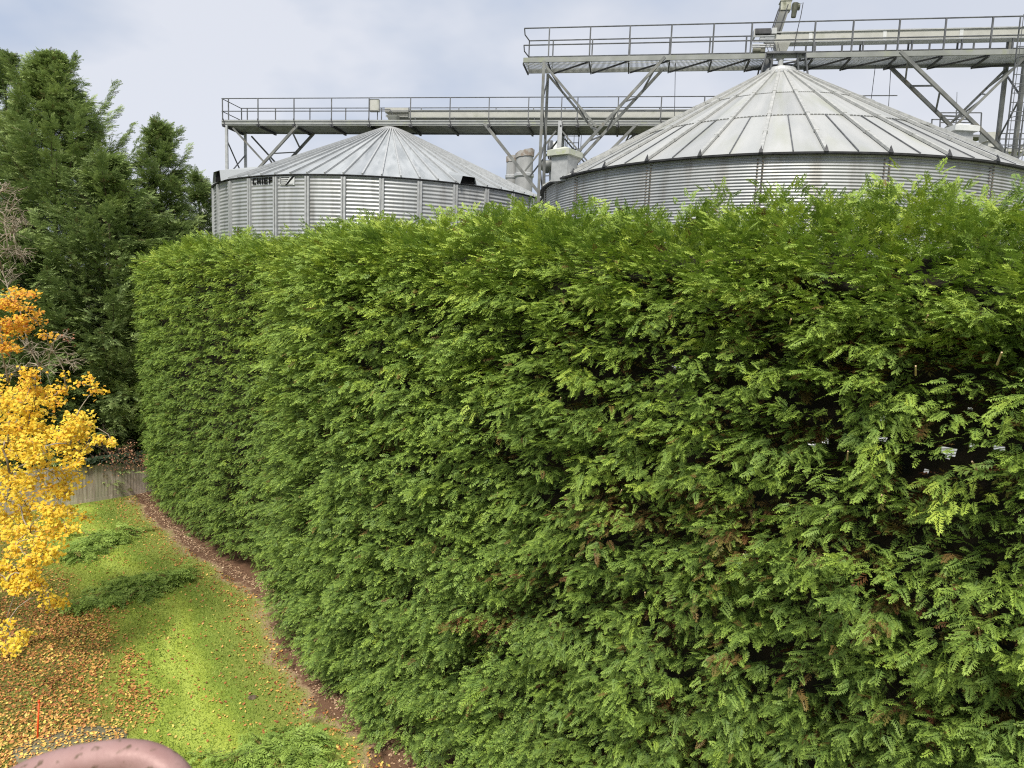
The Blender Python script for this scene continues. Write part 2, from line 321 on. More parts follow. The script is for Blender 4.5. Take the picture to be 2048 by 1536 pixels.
def spray_mesh(kind, P, D, U, S, tint, dead):
    """all sprays as one vertex/face array. D along, U up-normal"""
    D = norm(D); Y = norm(np.cross(U, D)); Z = np.cross(D, Y)
    R = np.stack([D, Y, Z], 1)*S[:, None, None]       # rows
    which = rng.integers(0, 8, len(P)); Vs = []; ti = []; de = []; tp = []
    for j in range(8):
        k = np.where(which == j)[0]
        if not len(k): continue
        TV, TT = TPL[kind][j]
        W = np.einsum('vi,nij->nvj', TV, R[k]) + P[k][:, None]
        Vs.append(W.reshape(-1, 3)); nv = len(TV)
        ti.append(np.repeat(tint[k], nv)); de.append(np.repeat(dead[k], nv)); tp.append(np.tile(TT, len(k)))
    return np.concatenate(Vs), np.concatenate(ti), np.concatenate(de), np.concatenate(tp)
def plumes(O, D, Ln, ns, sl, droop=.25, upv=None, spread=65, lift=.1, face=0.):
    """branches with side sprays: returns spray arrays (P,D,U,S,index of plume)"""
    n = len(O); D = norm(D); idx = np.repeat(np.arange(n), ns); m = len(idx)
    UP = np.tile([0, 0, 1.], (n, 1)) if upv is None else upv
    side = norm(np.cross(D, UP) + 1e-6); up = np.cross(side, D)
    t = rng.uniform(.12, 1.0, m); s = rng.choice([-1., 1.], m)
    yaw = np.radians(rng.uniform(8, spread, m))*(1.1 - .5*t)
    d, sd, u, ln = D[idx], side[idx], up[idx], Ln[idx]
    P = O[idx] + d*(ln*t)[:, None] + u*((lift*t - droop*t*t)*ln)[:, None] + rng.normal(0, .07, (m, 3))*ln[:, None]
    P += sd*(s*rng.uniform(0, .15, m)*ln)[:, None]
    dv = d*np.cos(yaw)[:, None] + sd*(s*np.sin(yaw))[:, None] - u*(rng.uniform(-.15, .75, m)*(droop*1.8 + .15))[:, None] + rng.normal(0, .14, (m, 3))
    U = u + d*(face*rng.uniform(.2, 1.4, m))[:, None] + rng.normal(0, .38, (m, 3))
    return P, norm(dv), norm(U), sl[idx]*rng.uniform(.65, 1.2, m), idx
def foliage_obj(name, parts, mat, parent):
    V = np.concatenate([p[0] for p in parts]); ti = np.concatenate([p[1] for p in parts]); de = np.concatenate([p[2] for p in parts]); tp = np.concatenate([p[3] for p in parts])
    me = npmesh(name, V, np.arange(len(V)).reshape(-1, 4), {'tint': ti, 'dead': de, 'tipt': tp})
    return link(name, me, mat, parent)
def fb(x, y, z, o=3):
    s = 0; a = 1; f = 1
    for _ in range(o): s += a*mnoise.noise(Vector((x*f, y*f, z*f))); a *= .5; f *= 2.03
    return s

# ================================================================== hedge
HT = 11.0
prof = np.array([(.42, .12), (.18, 1.0), (.05, 3), (0, 6), (.0, 9.0), (.10, 9.9), (.38, 10.5), (.85, 10.9), (1.4, 11.05), (2.2, 11.0), (2.9, 10.6), (3.3, 9.8), (3.4, 8.5)])  # (inwards, z)
pseg = np.r_[0, np.cumsum(np.hypot(*np.diff(prof, axis=0).T))]; PL = pseg[-1]
T_ = np.gradient(HQ, axis=0); T_ = norm(T_)
INW = np.stack([-T_[:, 1], T_[:, 0]], 1); INW *= np.sign((INW[100]*np.array([.8, .6])).sum())   # away from the lawn
def DZ(u): return np.interp(u, [0, 3, 9, 14, 22, 28, 33, 40], [.10, -.10, -.25, .0, .14, .30, .52, .70])
def hedge_pt(u, v):
    """u metres along (0 = far end), v metres up the profile -> point, outward normal, along, up-profile vector"""
    fi = np.clip(u/HL*239, 0, 239); i0 = np.minimum(fi.astype(int), 238); fr = (fi - i0)[:, None]
    b = HQ[i0]*(1-fr) + HQ[i0+1]*fr; n2 = norm(INW[i0]*(1-fr) + INW[i0+1]*fr)
    vv = np.clip(v, 0, PL); a = np.interp(vv, pseg, prof[:, 0]); z = np.interp(vv, pseg, prof[:, 1])
    a2 = np.interp(vv+.2, pseg, prof[:, 0]); z2 = np.interp(vv+.2, pseg, prof[:, 1]); a1 = np.interp(vv-.2, pseg, prof[:, 0]); z1 = np.interp(vv-.2, pseg, prof[:, 1])
    dz = DZ(u); z = z - dz*np.clip((z-5)/6, 0, 1)
    up = norm(np.c_[n2*(a2-a1)[:, None], (z2-z1)])
    P = np.c_[b + n2*a[:, None], z]
    al = np.c_[T_[i0], np.zeros(len(u))]
    nr = norm(np.cross(al, up)); s = np.sign(-(al[:, 1]*n2[:, 0] - al[:, 0]*n2[:, 1])); nr *= np.where(s == 0, 1, s)[:, None]
    return P, nr, al, up
USEAM = 16.4        # metres from the far end to where the neater, older cut begins
# see-through windows in the hedge: photo px (x, y, half width, half height)
HOLES = [(1765, 878, 15, 16), (1900, 905, 32, 20), (1945, 892, 22, 13), (1765, 835, 12, 14), (1650, 880, 12, 14), (1735, 775, 18, 10), (2022, 775, 12, 12),
         (1945, 820, 12, 10), (1850, 940, 16, 10), (2000, 895, 20, 12), (1350, 735, 16, 7), (1725, 780, 14, 10), (1490, 1110, 8, 8), (1625, 890, 20, 10), (1640, 785, 10, 8)]
BROWN = [(950, 1255, 45, 25), (1440, 1145, 60, 40), (1420, 1305, 60, 25), (1600, 1310, 60, 25), (1210, 1050, 90, 40), (1430, 1085, 40, 40), (1380, 1020, 60, 25), (1680, 1120, 40, 40), (1090, 1165, 60, 20),
         (1500, 1050, 40, 30), (1780, 1235, 60, 30), (1300, 1000, 30, 14), (1180, 990, 30, 14), (1900, 1230, 60, 25), (1800, 1420, 60, 30)]
def inblobs(x, y, B, k=1.0):
    r = np.full(len(x), 9.)
    for bx, by, w, h in B: r = np.minimum(r, ((x-bx)/(w*k))**2 + ((y-by)/(h*k))**2)
    return r < 1
def shelf(u, v):      # overhanging tiers like roof tiles, broken up along the hedge: 1 at a tier's lower lip, falling to 0 above
    f = v*1.45 + 2.6*mnoise.noise(Vector((u*.42, v*.22, 1.5))) + 1.3*mnoise.noise(Vector((u*1.25, v*.5, 6.2))); f -= math.floor(f)
    return f
def dispf(u, v, far):
    return np.array([(.02 if f else .36)*((1-shelf(a, b))**1.2 - .42) + fb(a*.75 + 4.2, b*1.35 - a*.12, 2.0, 3)*(.17 if f else .34) + mnoise.noise(Vector((a*.33, b*.3, 9)))*(.12 if f else .22) for a, b, f in zip(u, v, far)])
hedge = thing('hedge', 'very tall clipped green conifer hedge running from the fence past the camera', 'hedge', (-4.6, 17.5, 0))
parts = []
# candidate branch positions
def cand(density):
    n = int(HL*PL*density); u = rng.uniform(0, HL, n); v = rng.uniform(0, PL, n); return u, v
for layer, (dens, inset) in enumerate(((13.0, .0), (10.0, .30), (9.0, .58), (7.0, .85), (13.0, .14))):
    u, v = cand(dens)
    P, nr, al, up = hedge_pt(u, v); x, y, dep = proj(P)
    far = u < USEAM
    keep = np.ones(len(u), bool)
    if layer == 4: keep &= v > 9.6; far = far & False      # the crest is thicker
    off = (x < -150) | (x > 2250) | (y > 1720) | (y < -200)
    keep &= ~(off & (rng.random(len(u)) < .7))
    keep &= ~((v > 13.6) & (rng.random(len(u)) < .6))                   # the back, out of sight
    keep &= ~((dep > 18) & (rng.random(len(u)) < .12))
    keep &= ~((inblobs(x, y, HOLES, (.3, .3, .5, .7, 1)[layer])) & (v < 11))
    u, v, P, nr, al, up, x, y, dep, far = (q[keep] for q in (u, v, P, nr, al, up, x, y, dep, far))
    d = dispf(u, v, far)
    top = np.clip((nr[:, 2] - .1)/.8, 0, 1)
    # shelves of foliage: crevices stay emptier
    sh = np.array([shelf(a, b) for a, b in zip(u, v)])
    crev = (((d < -.3) & (v < 9)) | ((sh > .82) & (rng.random(len(u)) < .7))) & (rng.random(len(u)) < (.5, .0, 0, 0, 0)[layer]) & ~far
    k = ~crev; u, v, P, nr, al, up, x, y, dep, far, d, top = (q[k] for q in (u, v, P, nr, al, up, x, y, dep, far, d, top))
    n = len(u)
    seam = np.exp(-((u - USEAM - .35)/.45)**2)*.26 - np.where(far, .20, 0)
    L_ = rng.uniform(.38, .8, n)*np.where(far, .68, 1.0)*(1 - .12*top)
    O = P + nr*(d + seam - inset - L_*.72)[:, None]
    D = nr + np.array([0, 0, 1.])*(rng.uniform(.0, .55, n)*(1 - .2*top))[:, None] + al*rng.normal(0, .38, n)[:, None] + up*(rng.normal(0, .2, n))[:, None]
    D = D - nr*(.25*top)[:, None]*0
    # on the rounded top the leaders stand up a little and lean out to the lawn
    stick = (top > .5) & (rng.random(n) < .02) & ~far
    D[stick] += np.array([0, 0, .8]); L_[stick] *= 1.15
    near = dep < 11; midm = (dep >= 11) & (dep < 19); fa = dep >= 19
    bt = np.clip(.27 - .08*(layer % 4) + .20*np.array([fb(a*1.1, b*1.6, 5) for a, b in zip(u, v)]) + .42*np.clip((v - 5.0)/5.5, 0, 1) + rng.normal(0, .13, n), .02, .98)  # shade painted in: inner layers and lower face darker; top also new growth
    deadp = inblobs(x, y, BROWN, 1.0)
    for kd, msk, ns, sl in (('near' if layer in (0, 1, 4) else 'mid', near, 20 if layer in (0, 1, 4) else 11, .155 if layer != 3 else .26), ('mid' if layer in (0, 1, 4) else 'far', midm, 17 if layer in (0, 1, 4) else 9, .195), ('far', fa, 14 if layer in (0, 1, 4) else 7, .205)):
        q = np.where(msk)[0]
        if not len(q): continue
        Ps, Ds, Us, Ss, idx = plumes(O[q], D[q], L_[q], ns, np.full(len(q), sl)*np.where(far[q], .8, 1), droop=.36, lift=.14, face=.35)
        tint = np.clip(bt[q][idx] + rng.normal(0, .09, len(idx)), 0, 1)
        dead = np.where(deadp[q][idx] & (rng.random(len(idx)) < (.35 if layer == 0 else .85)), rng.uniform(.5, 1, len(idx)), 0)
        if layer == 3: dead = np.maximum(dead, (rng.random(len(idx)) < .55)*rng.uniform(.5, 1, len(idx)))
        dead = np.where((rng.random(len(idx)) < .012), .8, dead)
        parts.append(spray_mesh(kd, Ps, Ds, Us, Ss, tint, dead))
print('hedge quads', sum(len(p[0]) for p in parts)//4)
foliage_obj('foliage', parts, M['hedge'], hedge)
# backing sheet for the dead inside, near-black colour stands for the shade there
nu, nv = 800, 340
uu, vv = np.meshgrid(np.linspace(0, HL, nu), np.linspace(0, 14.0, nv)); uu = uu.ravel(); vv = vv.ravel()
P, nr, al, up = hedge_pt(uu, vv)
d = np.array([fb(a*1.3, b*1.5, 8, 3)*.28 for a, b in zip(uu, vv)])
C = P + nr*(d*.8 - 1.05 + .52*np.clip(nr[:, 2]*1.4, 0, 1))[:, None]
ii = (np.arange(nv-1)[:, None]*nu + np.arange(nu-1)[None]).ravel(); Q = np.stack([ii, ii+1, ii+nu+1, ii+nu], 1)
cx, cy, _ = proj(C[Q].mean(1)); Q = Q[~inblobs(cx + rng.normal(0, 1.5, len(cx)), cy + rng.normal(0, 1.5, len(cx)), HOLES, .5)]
link('shaded_core_sheet', npmesh('shaded_core_sheet', C, Q), M['core'], hedge)
# far end cap so the hedge has an end
m_ = MB()
# trunks inside the hedge
for k in range(26):
    u0 = np.array([1.0 + k*1.28]); 
    if u0[0] > HL: break
    Pb, nn, _, _ = hedge_pt(u0, np.array([4.0])); bx, by = Pb[0][:2] - nn[0][:2]*1.75
    m_.tube([(bx, by, 0), (bx + random.uniform(-.1, .1), by, 4), (bx + random.uniform(-.2, .2), by + .1, 9.6)], [.15, .11, .04], 7)
m_.build('trunk', M['bark'], hedge, True)
# pale cut branch ends
stubs = [(1832, 745, .16), (1995, 722, .2), (1770, 1000, .13), (1695, 915, .17), (1954, 935, .14), (1640, 1045, .12), (1360, 1150, .12), (1505, 1210, .12), (1650, 1035, .1),
    (1960, 1265, .12), (1240, 985, .1), (1120, 800, .1), (1580, 645, .1), (1640, 1232, .1), (1480, 1115, .12), (2030, 1180, .12), (1290, 1190, .1), (1100, 1250, .1), (1000, 990, .1), (1850, 640, .12)]
for sx_, sy_, ln in stubs:
    # march along the viewing ray to the hedge surface
    best = None; r_ = ray(sx_, sy_); r_ = r_/np.linalg.norm(r_)
    ts = np.linspace(3, 22, 300); pts = np.array([0, 0, H]) + ts[:, None]*r_
    hdv = hedge_dist(pts); k = np.argmax(hdv < .0)
    p = pts[k]; q = p - r_*.10 + np.array([random.uniform(-.05, .05), 0, ln*.35])
    MB().tube([p + r_*.1 - np.array([0, 0, ln*.15]), q], [.009, .007], 6).build('cut_branch_end', M['stub'], hedge)

# ================================================================== silos
def theta_at(cx, cy, R, z, px):
    th = np.linspace(0, 2*PI, 7200); P = np.stack([cx + R*np.cos(th), cy + R*np.sin(th), np.full_like(th, z)], 1)
    x, y, d = proj(P); front = (np.cos(th)*(-cx) + np.sin(th)*(-cy)) > 0
    k = np.argmin(np.where(front, abs(x - px), 1e9)); return th[k]
def wall_mesh(cx, cy, R, z0, z1, pitch, amp, seg, name, mat, parent, ph=0):
    nz_ = int((z1 - z0)/pitch*6); z = np.linspace(z0, z1, nz_); r = R + amp*np.sin((z1 - z)/pitch*2*PI + ph)
    th = np.linspace(0, 2*PI, seg, endpoint=False)
    V = np.stack([cx + r[:, None]*np.cos(th), cy + r[:, None]*np.sin(th), np.repeat(z[:, None], seg, 1)], 2).reshape(-1, 3)
    i, j = np.meshgrid(np.arange(nz_-1), np.arange(seg), indexing='ij'); i = i.ravel(); j = j.ravel(); j2 = (j+1) % seg
    o = link(name, npmesh(name, V, np.stack([i*seg+j, i*seg+j2, (i+1)*seg+j2, (i+1)*seg+j], 1)), mat, parent, True)
    a = np.arctan2(V[:, 0]-cx, -(V[:, 1]-cy)); surf_attrs(o, V[:, 2]*.12, a*7, np.floor((z1 - V[:, 2])/pitch/8)*1.0 + 40.5 + 0*a, mat)
    return o
def cyl(cx, cy, th, r, z): return np.array([cx + r*math.cos(th), cy + r*math.sin(th), z])

def surf_attrs(o, down, rnd, pan, mat):            # stains run down the sheet; every sheet has its own slight tone
    for nme, val in (('down', down), ('round', rnd), ('sheet', pan)):
        at = o.data.attributes.new(nme, 'FLOAT', 'POINT'); at.data.foreach_set('value', np.ascontiguousarray(val, np.float32))
    t = mat.node_tree; L = t.links.new; A = N(t, 'ShaderNodeAttribute'); A.attribute_name = 'down'; B = N(t, 'ShaderNodeAttribute'); B.attribute_name = 'round'
    c = N(t, 'ShaderNodeCombineXYZ'); L(A.outputs['Fac'], c.inputs[0]); L(B.outputs['Fac'], c.inputs[1])
    for n in t.nodes:
        if n.type == 'TEX_NOISE' and n.inputs['Scale'].default_value < 20: L(c.outputs[0], n.inputs['Vector'])
    bs = t.nodes['Principled BSDF']; src = bs.inputs['Base Color'].links[0].from_socket
    P_ = N(t, 'ShaderNodeAttribute'); P_.attribute_name = 'sheet'; fl = N(t, 'ShaderNodeMath', operation='FLOOR'); wn = N(t, 'ShaderNodeTexWhiteNoise', noise_dimensions='1D')
    L(P_.outputs['Fac'], fl.inputs[0]); L(fl.outputs[0], wn.inputs['W'])
    mr = N(t, 'ShaderNodeMapRange'); mr.inputs['To Min'].default_value = .93; mr.inputs['To Max'].default_value = 1.06; L(wn.outputs['Value'], mr.inputs['Value'])
    vm = N(t, 'ShaderNodeVectorMath', operation='SCALE'); L(src, vm.inputs[0]); L(mr.outputs[0], vm.inputs['Scale']); L(vm.outputs[0], bs.inputs['Base Color'])
    mg = N(t, 'ShaderNodeMapRange'); mg.inputs['To Min'].default_value = .36; mg.inputs['To Max'].default_value = .6; L(wn.outputs['Value'], mg.inputs['Value']); L(mg.outputs[0], bs.inputs['Roughness'])
def roof_build(mb, cx, cy, mat, parent):
    o = mb.build('roof', mat, parent); V = np.array(mb.v); r = np.hypot(V[:, 0]-cx, V[:, 1]-cy); a = np.arctan2(V[:, 0]-cx, -(V[:, 1]-cy))
    i = np.arange(len(V)); pan = (i//18)*3 + (i % 18)//6 + .5 if mat.name == 'galvanised_roof' else (i//30) + .5
    surf_attrs(o, r*.35, a*9, pan, mat); return o
# ---- near (right) silo
RX, RY, RR, RE, RA = 9.316, 27.02, 8.5, H + 4.03, H + 8.77
silo = thing('grain_silo', 'larger nearer corrugated steel grain silo with pale conical roof, right of the picture', 'silo', (RX, RY, 0), 'steel grain silos behind the hedge')
wall_mesh(RX, RY, RR - .12, .05, RE - .06, .083, .012, 300, 'wall', M['galv2'], silo)
nr_ = 34; th0 = theta_at(RX, RY, RR, RE, 1522); step = 2*PI/nr_
slope = (RA - RE)/RR
def roofz(r): return RA - slope*r
# panels: each between two ribs, planar-ish, tiny steps between the three rings
m_ = MB()
for k in range(nr_*2):
    a0, a1 = th0 + k*step/2, th0 + (k+1)*step/2
    rings = [(.75, 0), (3.35, 0), (3.33, .012), (5.6, .012), (5.58, .024), (RR + .03, .024)]
    vs = []
    for r, dz in rings[::1]:
        for a in (a0, (a0+a1)/2, a1): vs.append(cyl(RX, RY, a, r, roofz(r) - dz))
    fs = []
    for i in range(len(rings)-1):
        for j in range(2): b0 = i*3 + j; fs.append((b0, b0+3, b0+4, b0+1))
    m_.add(vs, fs)
roof = roof_build(m_, RX, RY, M['galv_roof'], silo)
m_ = MB()
for k in range(nr_):
    a = th0 + k*step
    m_.bar(cyl(RX, RY, a, .8, roofz(.8) + .03), cyl(RX, RY, a, RR + .02, roofz(RR) + .03), .085, .07)
    for r in (3.34, 5.6, 7.1): m_.bar(cyl(RX, RY, a, r-.06, roofz(r-.06) + .045), cyl(RX, RY, a, r+.06, roofz(r+.06) + .045), .12, .075)
m_.build('roof_rib', M['rib'], silo)
m_ = MB()
for k in range(nr_):                                   # dark caulked seams: halfway lines below the lower ring, two rings
    a = th0 + (k+.5)*step
    m_.bar(cyl(RX, RY, a, 5.6, roofz(5.6) + .0), cyl(RX, RY, a, RR, roofz(RR) + .0), .03, .02)
m_.build('roof_seam', M['rail'], silo)
for rr in (3.33, 5.58):
    m_ = MB()
    for k in range(nr_*2):
        a0, a1 = th0 + k*step/2, th0 + (k+1)*step/2
        for q in range(5):
            b0 = a0 + (a1-a0)*q/5; b1 = b0 + (a1-a0)/5*.7
            m_.bar(cyl(RX, RY, b0, rr, roofz(rr) - .004), cyl(RX, RY, b1, rr, roofz(rr) - .004), .022, .018)
    m_.build('roof_seam', M['beam'], silo)
m_ = MB()                                             # black triangular rib ends and eave lip
for k in range(nr_):
    a = th0 + k*step; c = cyl(RX, RY, a, RR + .04, roofz(RR)); tz = np.array([-math.sin(a), math.cos(a), 0]); rd = np.array([math.cos(a), math.sin(a), 0])
    m_.add([c - tz*.055 - rd*.1 + [0, 0, -.03], c + tz*.055 - rd*.1 + [0, 0, -.03], c + tz*.055 + rd*.03 + [0, 0, -.03], c - tz*.055 + rd*.03 + [0, 0, -.03], c + [0, 0, .16] - rd*.03],
           [(0, 1, 2, 3), (0, 4, 1), (1, 4, 2), (2, 4, 3), (3, 4, 0)])
m_.lathe((RX, RY), [(RR - .1, RE - .075), (RR + .035, RE - .075), (RR + .045, RE - .028)], 136)
m_.build('eave_trim', M['dark'], silo)
m_ = MB()                                             # bolted vertical joints every second rib
for k in range(0, nr_, 2):
    a = th0 + k*step; z = RE - .16; i = 0
    while z > RE - 5:
        for s in (-1, 1):
            c = cyl(RX, RY, a + s*.0075, RR - .10, z + (s*.02)); m_.obox(c, (.022, 0, 0), (0, .022, 0), (0, 0, .014))
        z -= .083; i += 1
m_.build('bolt_joint', M['seam'], silo)
m_ = MB(); m_.lathe((RX, RY), [(.95, roofz(.95) + .01), (.95, roofz(.95) + .06), (.60, roofz(.6) + .04), (.55, roofz(.55)+.12), (.0, roofz(.55)+.12)], 34)
m_.build('roof_cap', M['stiff'], silo)
def roof_vent(px, py, cx, cy, ang_off, size, caph, parent, capmat):
    # square ventilator sitting on the lower roof
    best = None
    for Y in np.linspace(14, 30, 800):
        p = pty(px, py, Y); r = math.hypot(p[0]-cx, p[1]-cy)
        dz = abs(p[2] - roofz(r))
        if r < RR and (best is None or dz < best[0]): best = (dz, p, r)
    p = best[1]; a = math.atan2(p[1]-cy, p[0]-cx) + ang_off
    ax = np.array([math.cos(a), math.sin(a), 0]); ay = np.array([-math.sin(a), math.cos(a), 0])
    c = np.array([p[0], p[1], p[2] + .18]); hs = size/2
    v = MB().obox(c, ax*hs, ay*hs, (0, 0, .42)).build('roof_vent', M['stiff'], parent)
    cm = MB(); zc = c[2] + .42; o2 = hs*1.38
    vs = [c*0 + np.array([c[0], c[1], zc - .02]) + ax*i*o2 + ay*j*o2 for i, j in ((-1, -1), (1, -1), (1, 1), (-1, 1))]
    vs += [q + np.array([0, 0, caph]) for q in vs]; vs.append(np.array([c[0], c[1], zc + caph + .14]))
    cm.add(vs, [(3, 2, 1, 0), (0, 1, 5, 4), (1, 2, 6, 5), (2, 3, 7, 6), (3, 0, 4, 7), (4, 5, 8), (5, 6, 8), (6, 7, 8), (7, 4, 8)])
    cm.build('vent_cap', capmat, v)
roof_vent(1913, 302, RX, RY, .45, .62, .17, silo, M['white'])
roof_vent(1128, 350, RX, RY, .6, .62, .18, silo, M['mossy'])

# ---- farther (left) silo with the lettering
LX, LY, LR, LE, LA = -6.67, 37.65, 8.5, H + 4.68, H + 8.55
siloL = thing('grain_silo', 'smaller looking farther corrugated steel grain silo marked CHIEF, left of centre', 'silo', (LX, LY, 0), 'steel grain silos behind the hedge')
wall_mesh(LX, LY, LR - .06, .05, LE - .05, .152, .015, 240, 'wall', M['galv_wall'], siloL)
slopeL = (LA - LE)/LR
def roofL(r): return LA - slopeL*r
nl = 70; sl_ = 2*PI/nl; t0 = theta_at(LX, LY, LR - .1, LE, 553.5)
m_ = MB()
for k in range(nl):
    a0, a1 = t0 + k*sl_, t0 + (k+1)*sl_
    vs = []
    for r in (.35, 2, 4, 6, 8, LR + .04):
        for f in (0, .12, .5, .88, 1):
            a = a0 + (a1-a0)*f; vs.append(cyl(LX, LY, a, r, roofL(r) + (-.012 if 0 < f < 1 and f != .5 else (-.02 if f == .5 else 0))))
    m_.add(vs, [(i*5+j, (i+1)*5+j, (i+1)*5+j+1, i*5+j+1) for i in range(5) for j in range(4)])
roof_build(m_, LX, LY, M['galv_roof_b'], siloL)
m_ = MB()
for k in range(nl):
    a = t0 + k*sl_; m_.bar(cyl(LX, LY, a, .4, roofL(.4) + .03), cyl(LX, LY, a, LR + .03, roofL(LR) + .03), .055, .075)
m_.build('roof_rib', M['stiff'], siloL)
m_ = MB(); m_.lathe((LX, LY), [(LR - .03, LE - .045), (LR + .035, LE - .045), (LR + .045, LE - .012)], 140); m_.build('eave_trim', M['dark'], siloL)
m_ = MB(); m_.lathe((LX, LY), [(.42, roofL(.42) + .02), (.42, roofL(.42) + .1), (.22, LA + .05), (.22, LA + .14), (0, LA + .14)], 24); m_.build('roof_cap', M['rust'], siloL)
for k in range(35):
    a = t0 + k*2*sl_
    if math.cos(a)*(-LX) + math.sin(a)*(-LY) < -8.6*.12*40: continue
    rd = np.array([math.cos(a), math.sin(a), 0]); tz = np.array([-math.sin(a), math.cos(a), 0])
    s = MB()
    for q in (-1, 1): s.obox(cyl(LX, LY, a, LR - .02, (LE-.1)/2) + tz*q*.062, rd*.055, tz*.034, (0, 0, (LE-.1)/2))
    s.obox(cyl(LX, LY, a, LR - .045, (LE-.1)/2), rd*.03, tz*.03, (0, 0, (LE-.1)/2 - .01))
    s.build('stiffener', M['stiff'], siloL)
# vent hoods at the eave
def hood(px, parent, k_=1.0):
    a = theta_at(LX, LY, LR - .4, LE + .2, px); rd = np.array([math.cos(a), math.sin(a), 0]); tz = np.array([-math.sin(a), math.cos(a), 0]); up = np.array([0, 0, 1.])
    r0, r1 = LR - 1.0*k_, LR + .16*k_; w = .40*k_
    A = cyl(LX, LY, a, r0, roofL(r0)); B = cyl(LX, LY, a, r1, roofL(r1))
    pts = [A - tz*w, A + tz*w, B + tz*w, B - tz*w, A - tz*w*.8 + up*.12, A + tz*w*.8 + up*.12, B + tz*w*.72 + up*.34*k_, B - tz*w*.72 + up*.34*k_]
    h = MB().add(pts, [(4, 5, 6, 7), (0, 4, 7, 3), (1, 2, 6, 5), (0, 1, 5, 4)]).build('vent_hood', M['galv_roof_b'], parent)
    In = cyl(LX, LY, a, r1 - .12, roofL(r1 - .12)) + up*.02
    MB().add([In - tz*w*.9, In + tz*w*.9, In + tz*w*.66 + up*.29*k_, In - tz*w*.66 + up*.29*k_], [(0, 1, 2, 3)]).build('vent_mouth', M['black'], h)  # black panel painted in for the shade inside the hood
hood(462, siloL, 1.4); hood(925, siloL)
# lettering on the wall
def wallpt(th, z, r=LR - .055): return cyl(LX, LY, th, r, z)
def z_at(px, py, r=LR - .055):
    th = theta_at(LX, LY, r, LE - .3, px); p = cyl(LX, LY, th, r, 0)
    d = ray(px, py); s = (d[0]*p[0] + d[1]*p[1])/(d[0]**2 + d[1]**2); return th, H + d[2]*s
thA, zA = z_at(506.5, 361.8); thB, zB = z_at(547.6, 360.0)
_, zt = z_at(508.5, 358.3); _, zb = z_at(508.5, 367.8); hh = (zt - zb)*1.32; zmid = (zt + zb)/2
def patch(mb, u0, v0, u1, v1, tA, tB, zc, hgt, skew=0, r=LR - .032):
    n = 3; vs = []
    for i in range(n+1):
        for v in (v0, v1):
            u = u0 + (u1-u0)*i/n + skew*(v - v0)
            for rr in (r, r + .012): vs.append(wallpt(tA + (tB-tA)*u, zc + (v-.5)*hgt, rr))
    fs = []
    for i in range(n):
        b0 = i*4; fs += [(b0+1, b0+5, b0+7, b0+3), (b0, b0+2, b0+6, b0+4), (b0, b0+4, b0+5, b0+1), (b0+2, b0+3, b0+7, b0+6)]
    fs += [(0, 1, 3, 2), (n*4, n*4+2, n*4+3, n*4+1)]
    mb.add(vs, fs)
lw = .052
def letter(ch, x0, w):
    S = {'C': [(0, 0, lw, 1), (lw, 0, w, .2), (lw, .8, w, 1)], 'H': [(0, 0, lw, 1), (w-lw, 0, w, 1), (lw, .4, w-lw, .6)], 'I': [(0, 0, lw, 1)],
         'E': [(0, 0, lw, 1), (lw, 0, w, .2), (lw, .8, w, 1), (lw, .4, w*.95, .6)], 'F': [(0, 0, lw, 1), (lw, .8, w, 1), (lw, .38, w*.9, .58)]}[ch]
    mb = MB()
    for a, b0, c, d in S: patch(mb, x0 + a, b0, x0 + c, d, thA, thB, zmid, hh)
    return mb
word = MB()
for ch, x0, w in (('C', 0, .175), ('H', .23, .175), ('I', .462, .05), ('E', .57, .17), ('F', .80, .18)):
    q = letter(ch, x0, w); word.add(q.v, q.f)
word.build('lettering', M['black'], siloL)
tA2, zA2 = z_at(562, 362); tB2, _ = z_at(588, 362); _, z1 = z_at(575, 353.5); _, z0 = z_at(575, 369); zc2 = (z0+z1)/2; h2 = z1 - z0
emb = MB(); patch(emb, -.06, -.08, 1.06, 1.08, tA2, tB2, zc2, h2, r=LR - .036); eo = emb.build('emblem', M['white'], siloL)
st = MB()
for k in range(4): patch(st, .0, .04 + k*.27, .42 + .09*k, .04 + k*.27 + .07, tA2, tB2, zc2, h2, r=LR - .024)
patch(st, .0, 0.04, .03, .92, tA2, tB2, zc2, h2, r=LR - .0243); patch(st, .55, .02, .95, .05, tA2, tB2, zc2, h2, r=LR - .024)
patch(st, .36, -.1, .50, 1.0, tA2, tB2, zc2, h2, skew=.48, r=LR - .023)
patch(st, .70, .62, .86, 1.05, tA2, tB2, zc2, h2, skew=.5, r=LR - .0225)
st.build('emblem_mark', M['black'], eo)

# ================================================================== walkways
class Walk:
    def __init__(s, O, ang): s.O = np.array([O[0], O[1]]); s.u = np.array([math.cos(ang), math.sin(ang)]); s.v = np.array([-math.sin(ang), math.cos(ang)])
    def p(s, u, v, z): q = s.O + s.u*u + s.v*v; return np.array([q[0], q[1], z])
    def px(s, x, y, v=0.):            # ray meets the vertical plane at offset v
        d = ray(x, y); n = s.v; k = ((s.O + s.v*v) @ n)/(d[:2] @ n); return np.array([0, 0, H]) + d*k
    def uz(s, x, y, v=0.): q = s.px(x, y, v); return float((q[:2]-s.O) @ s.u), q[2]
def railing(w, parent, u0, u1, us, v, zd, hgt, r=.024, levels=(1.0, .5)):
    mb = MB()
    for u in us: mb.bar(w.p(u, v, zd), w.p(u, v, zd + hgt), .05, .05)
    each_bar(mb, 'railing_post', M['rail'], parent)
    mb = MB()
    for l in levels: mb.tube([w.p(u0, v, zd + hgt*l), w.p(u1, v, zd + hgt*l)], r, 6)
    mb.build('handrail', M['rail'], parent)
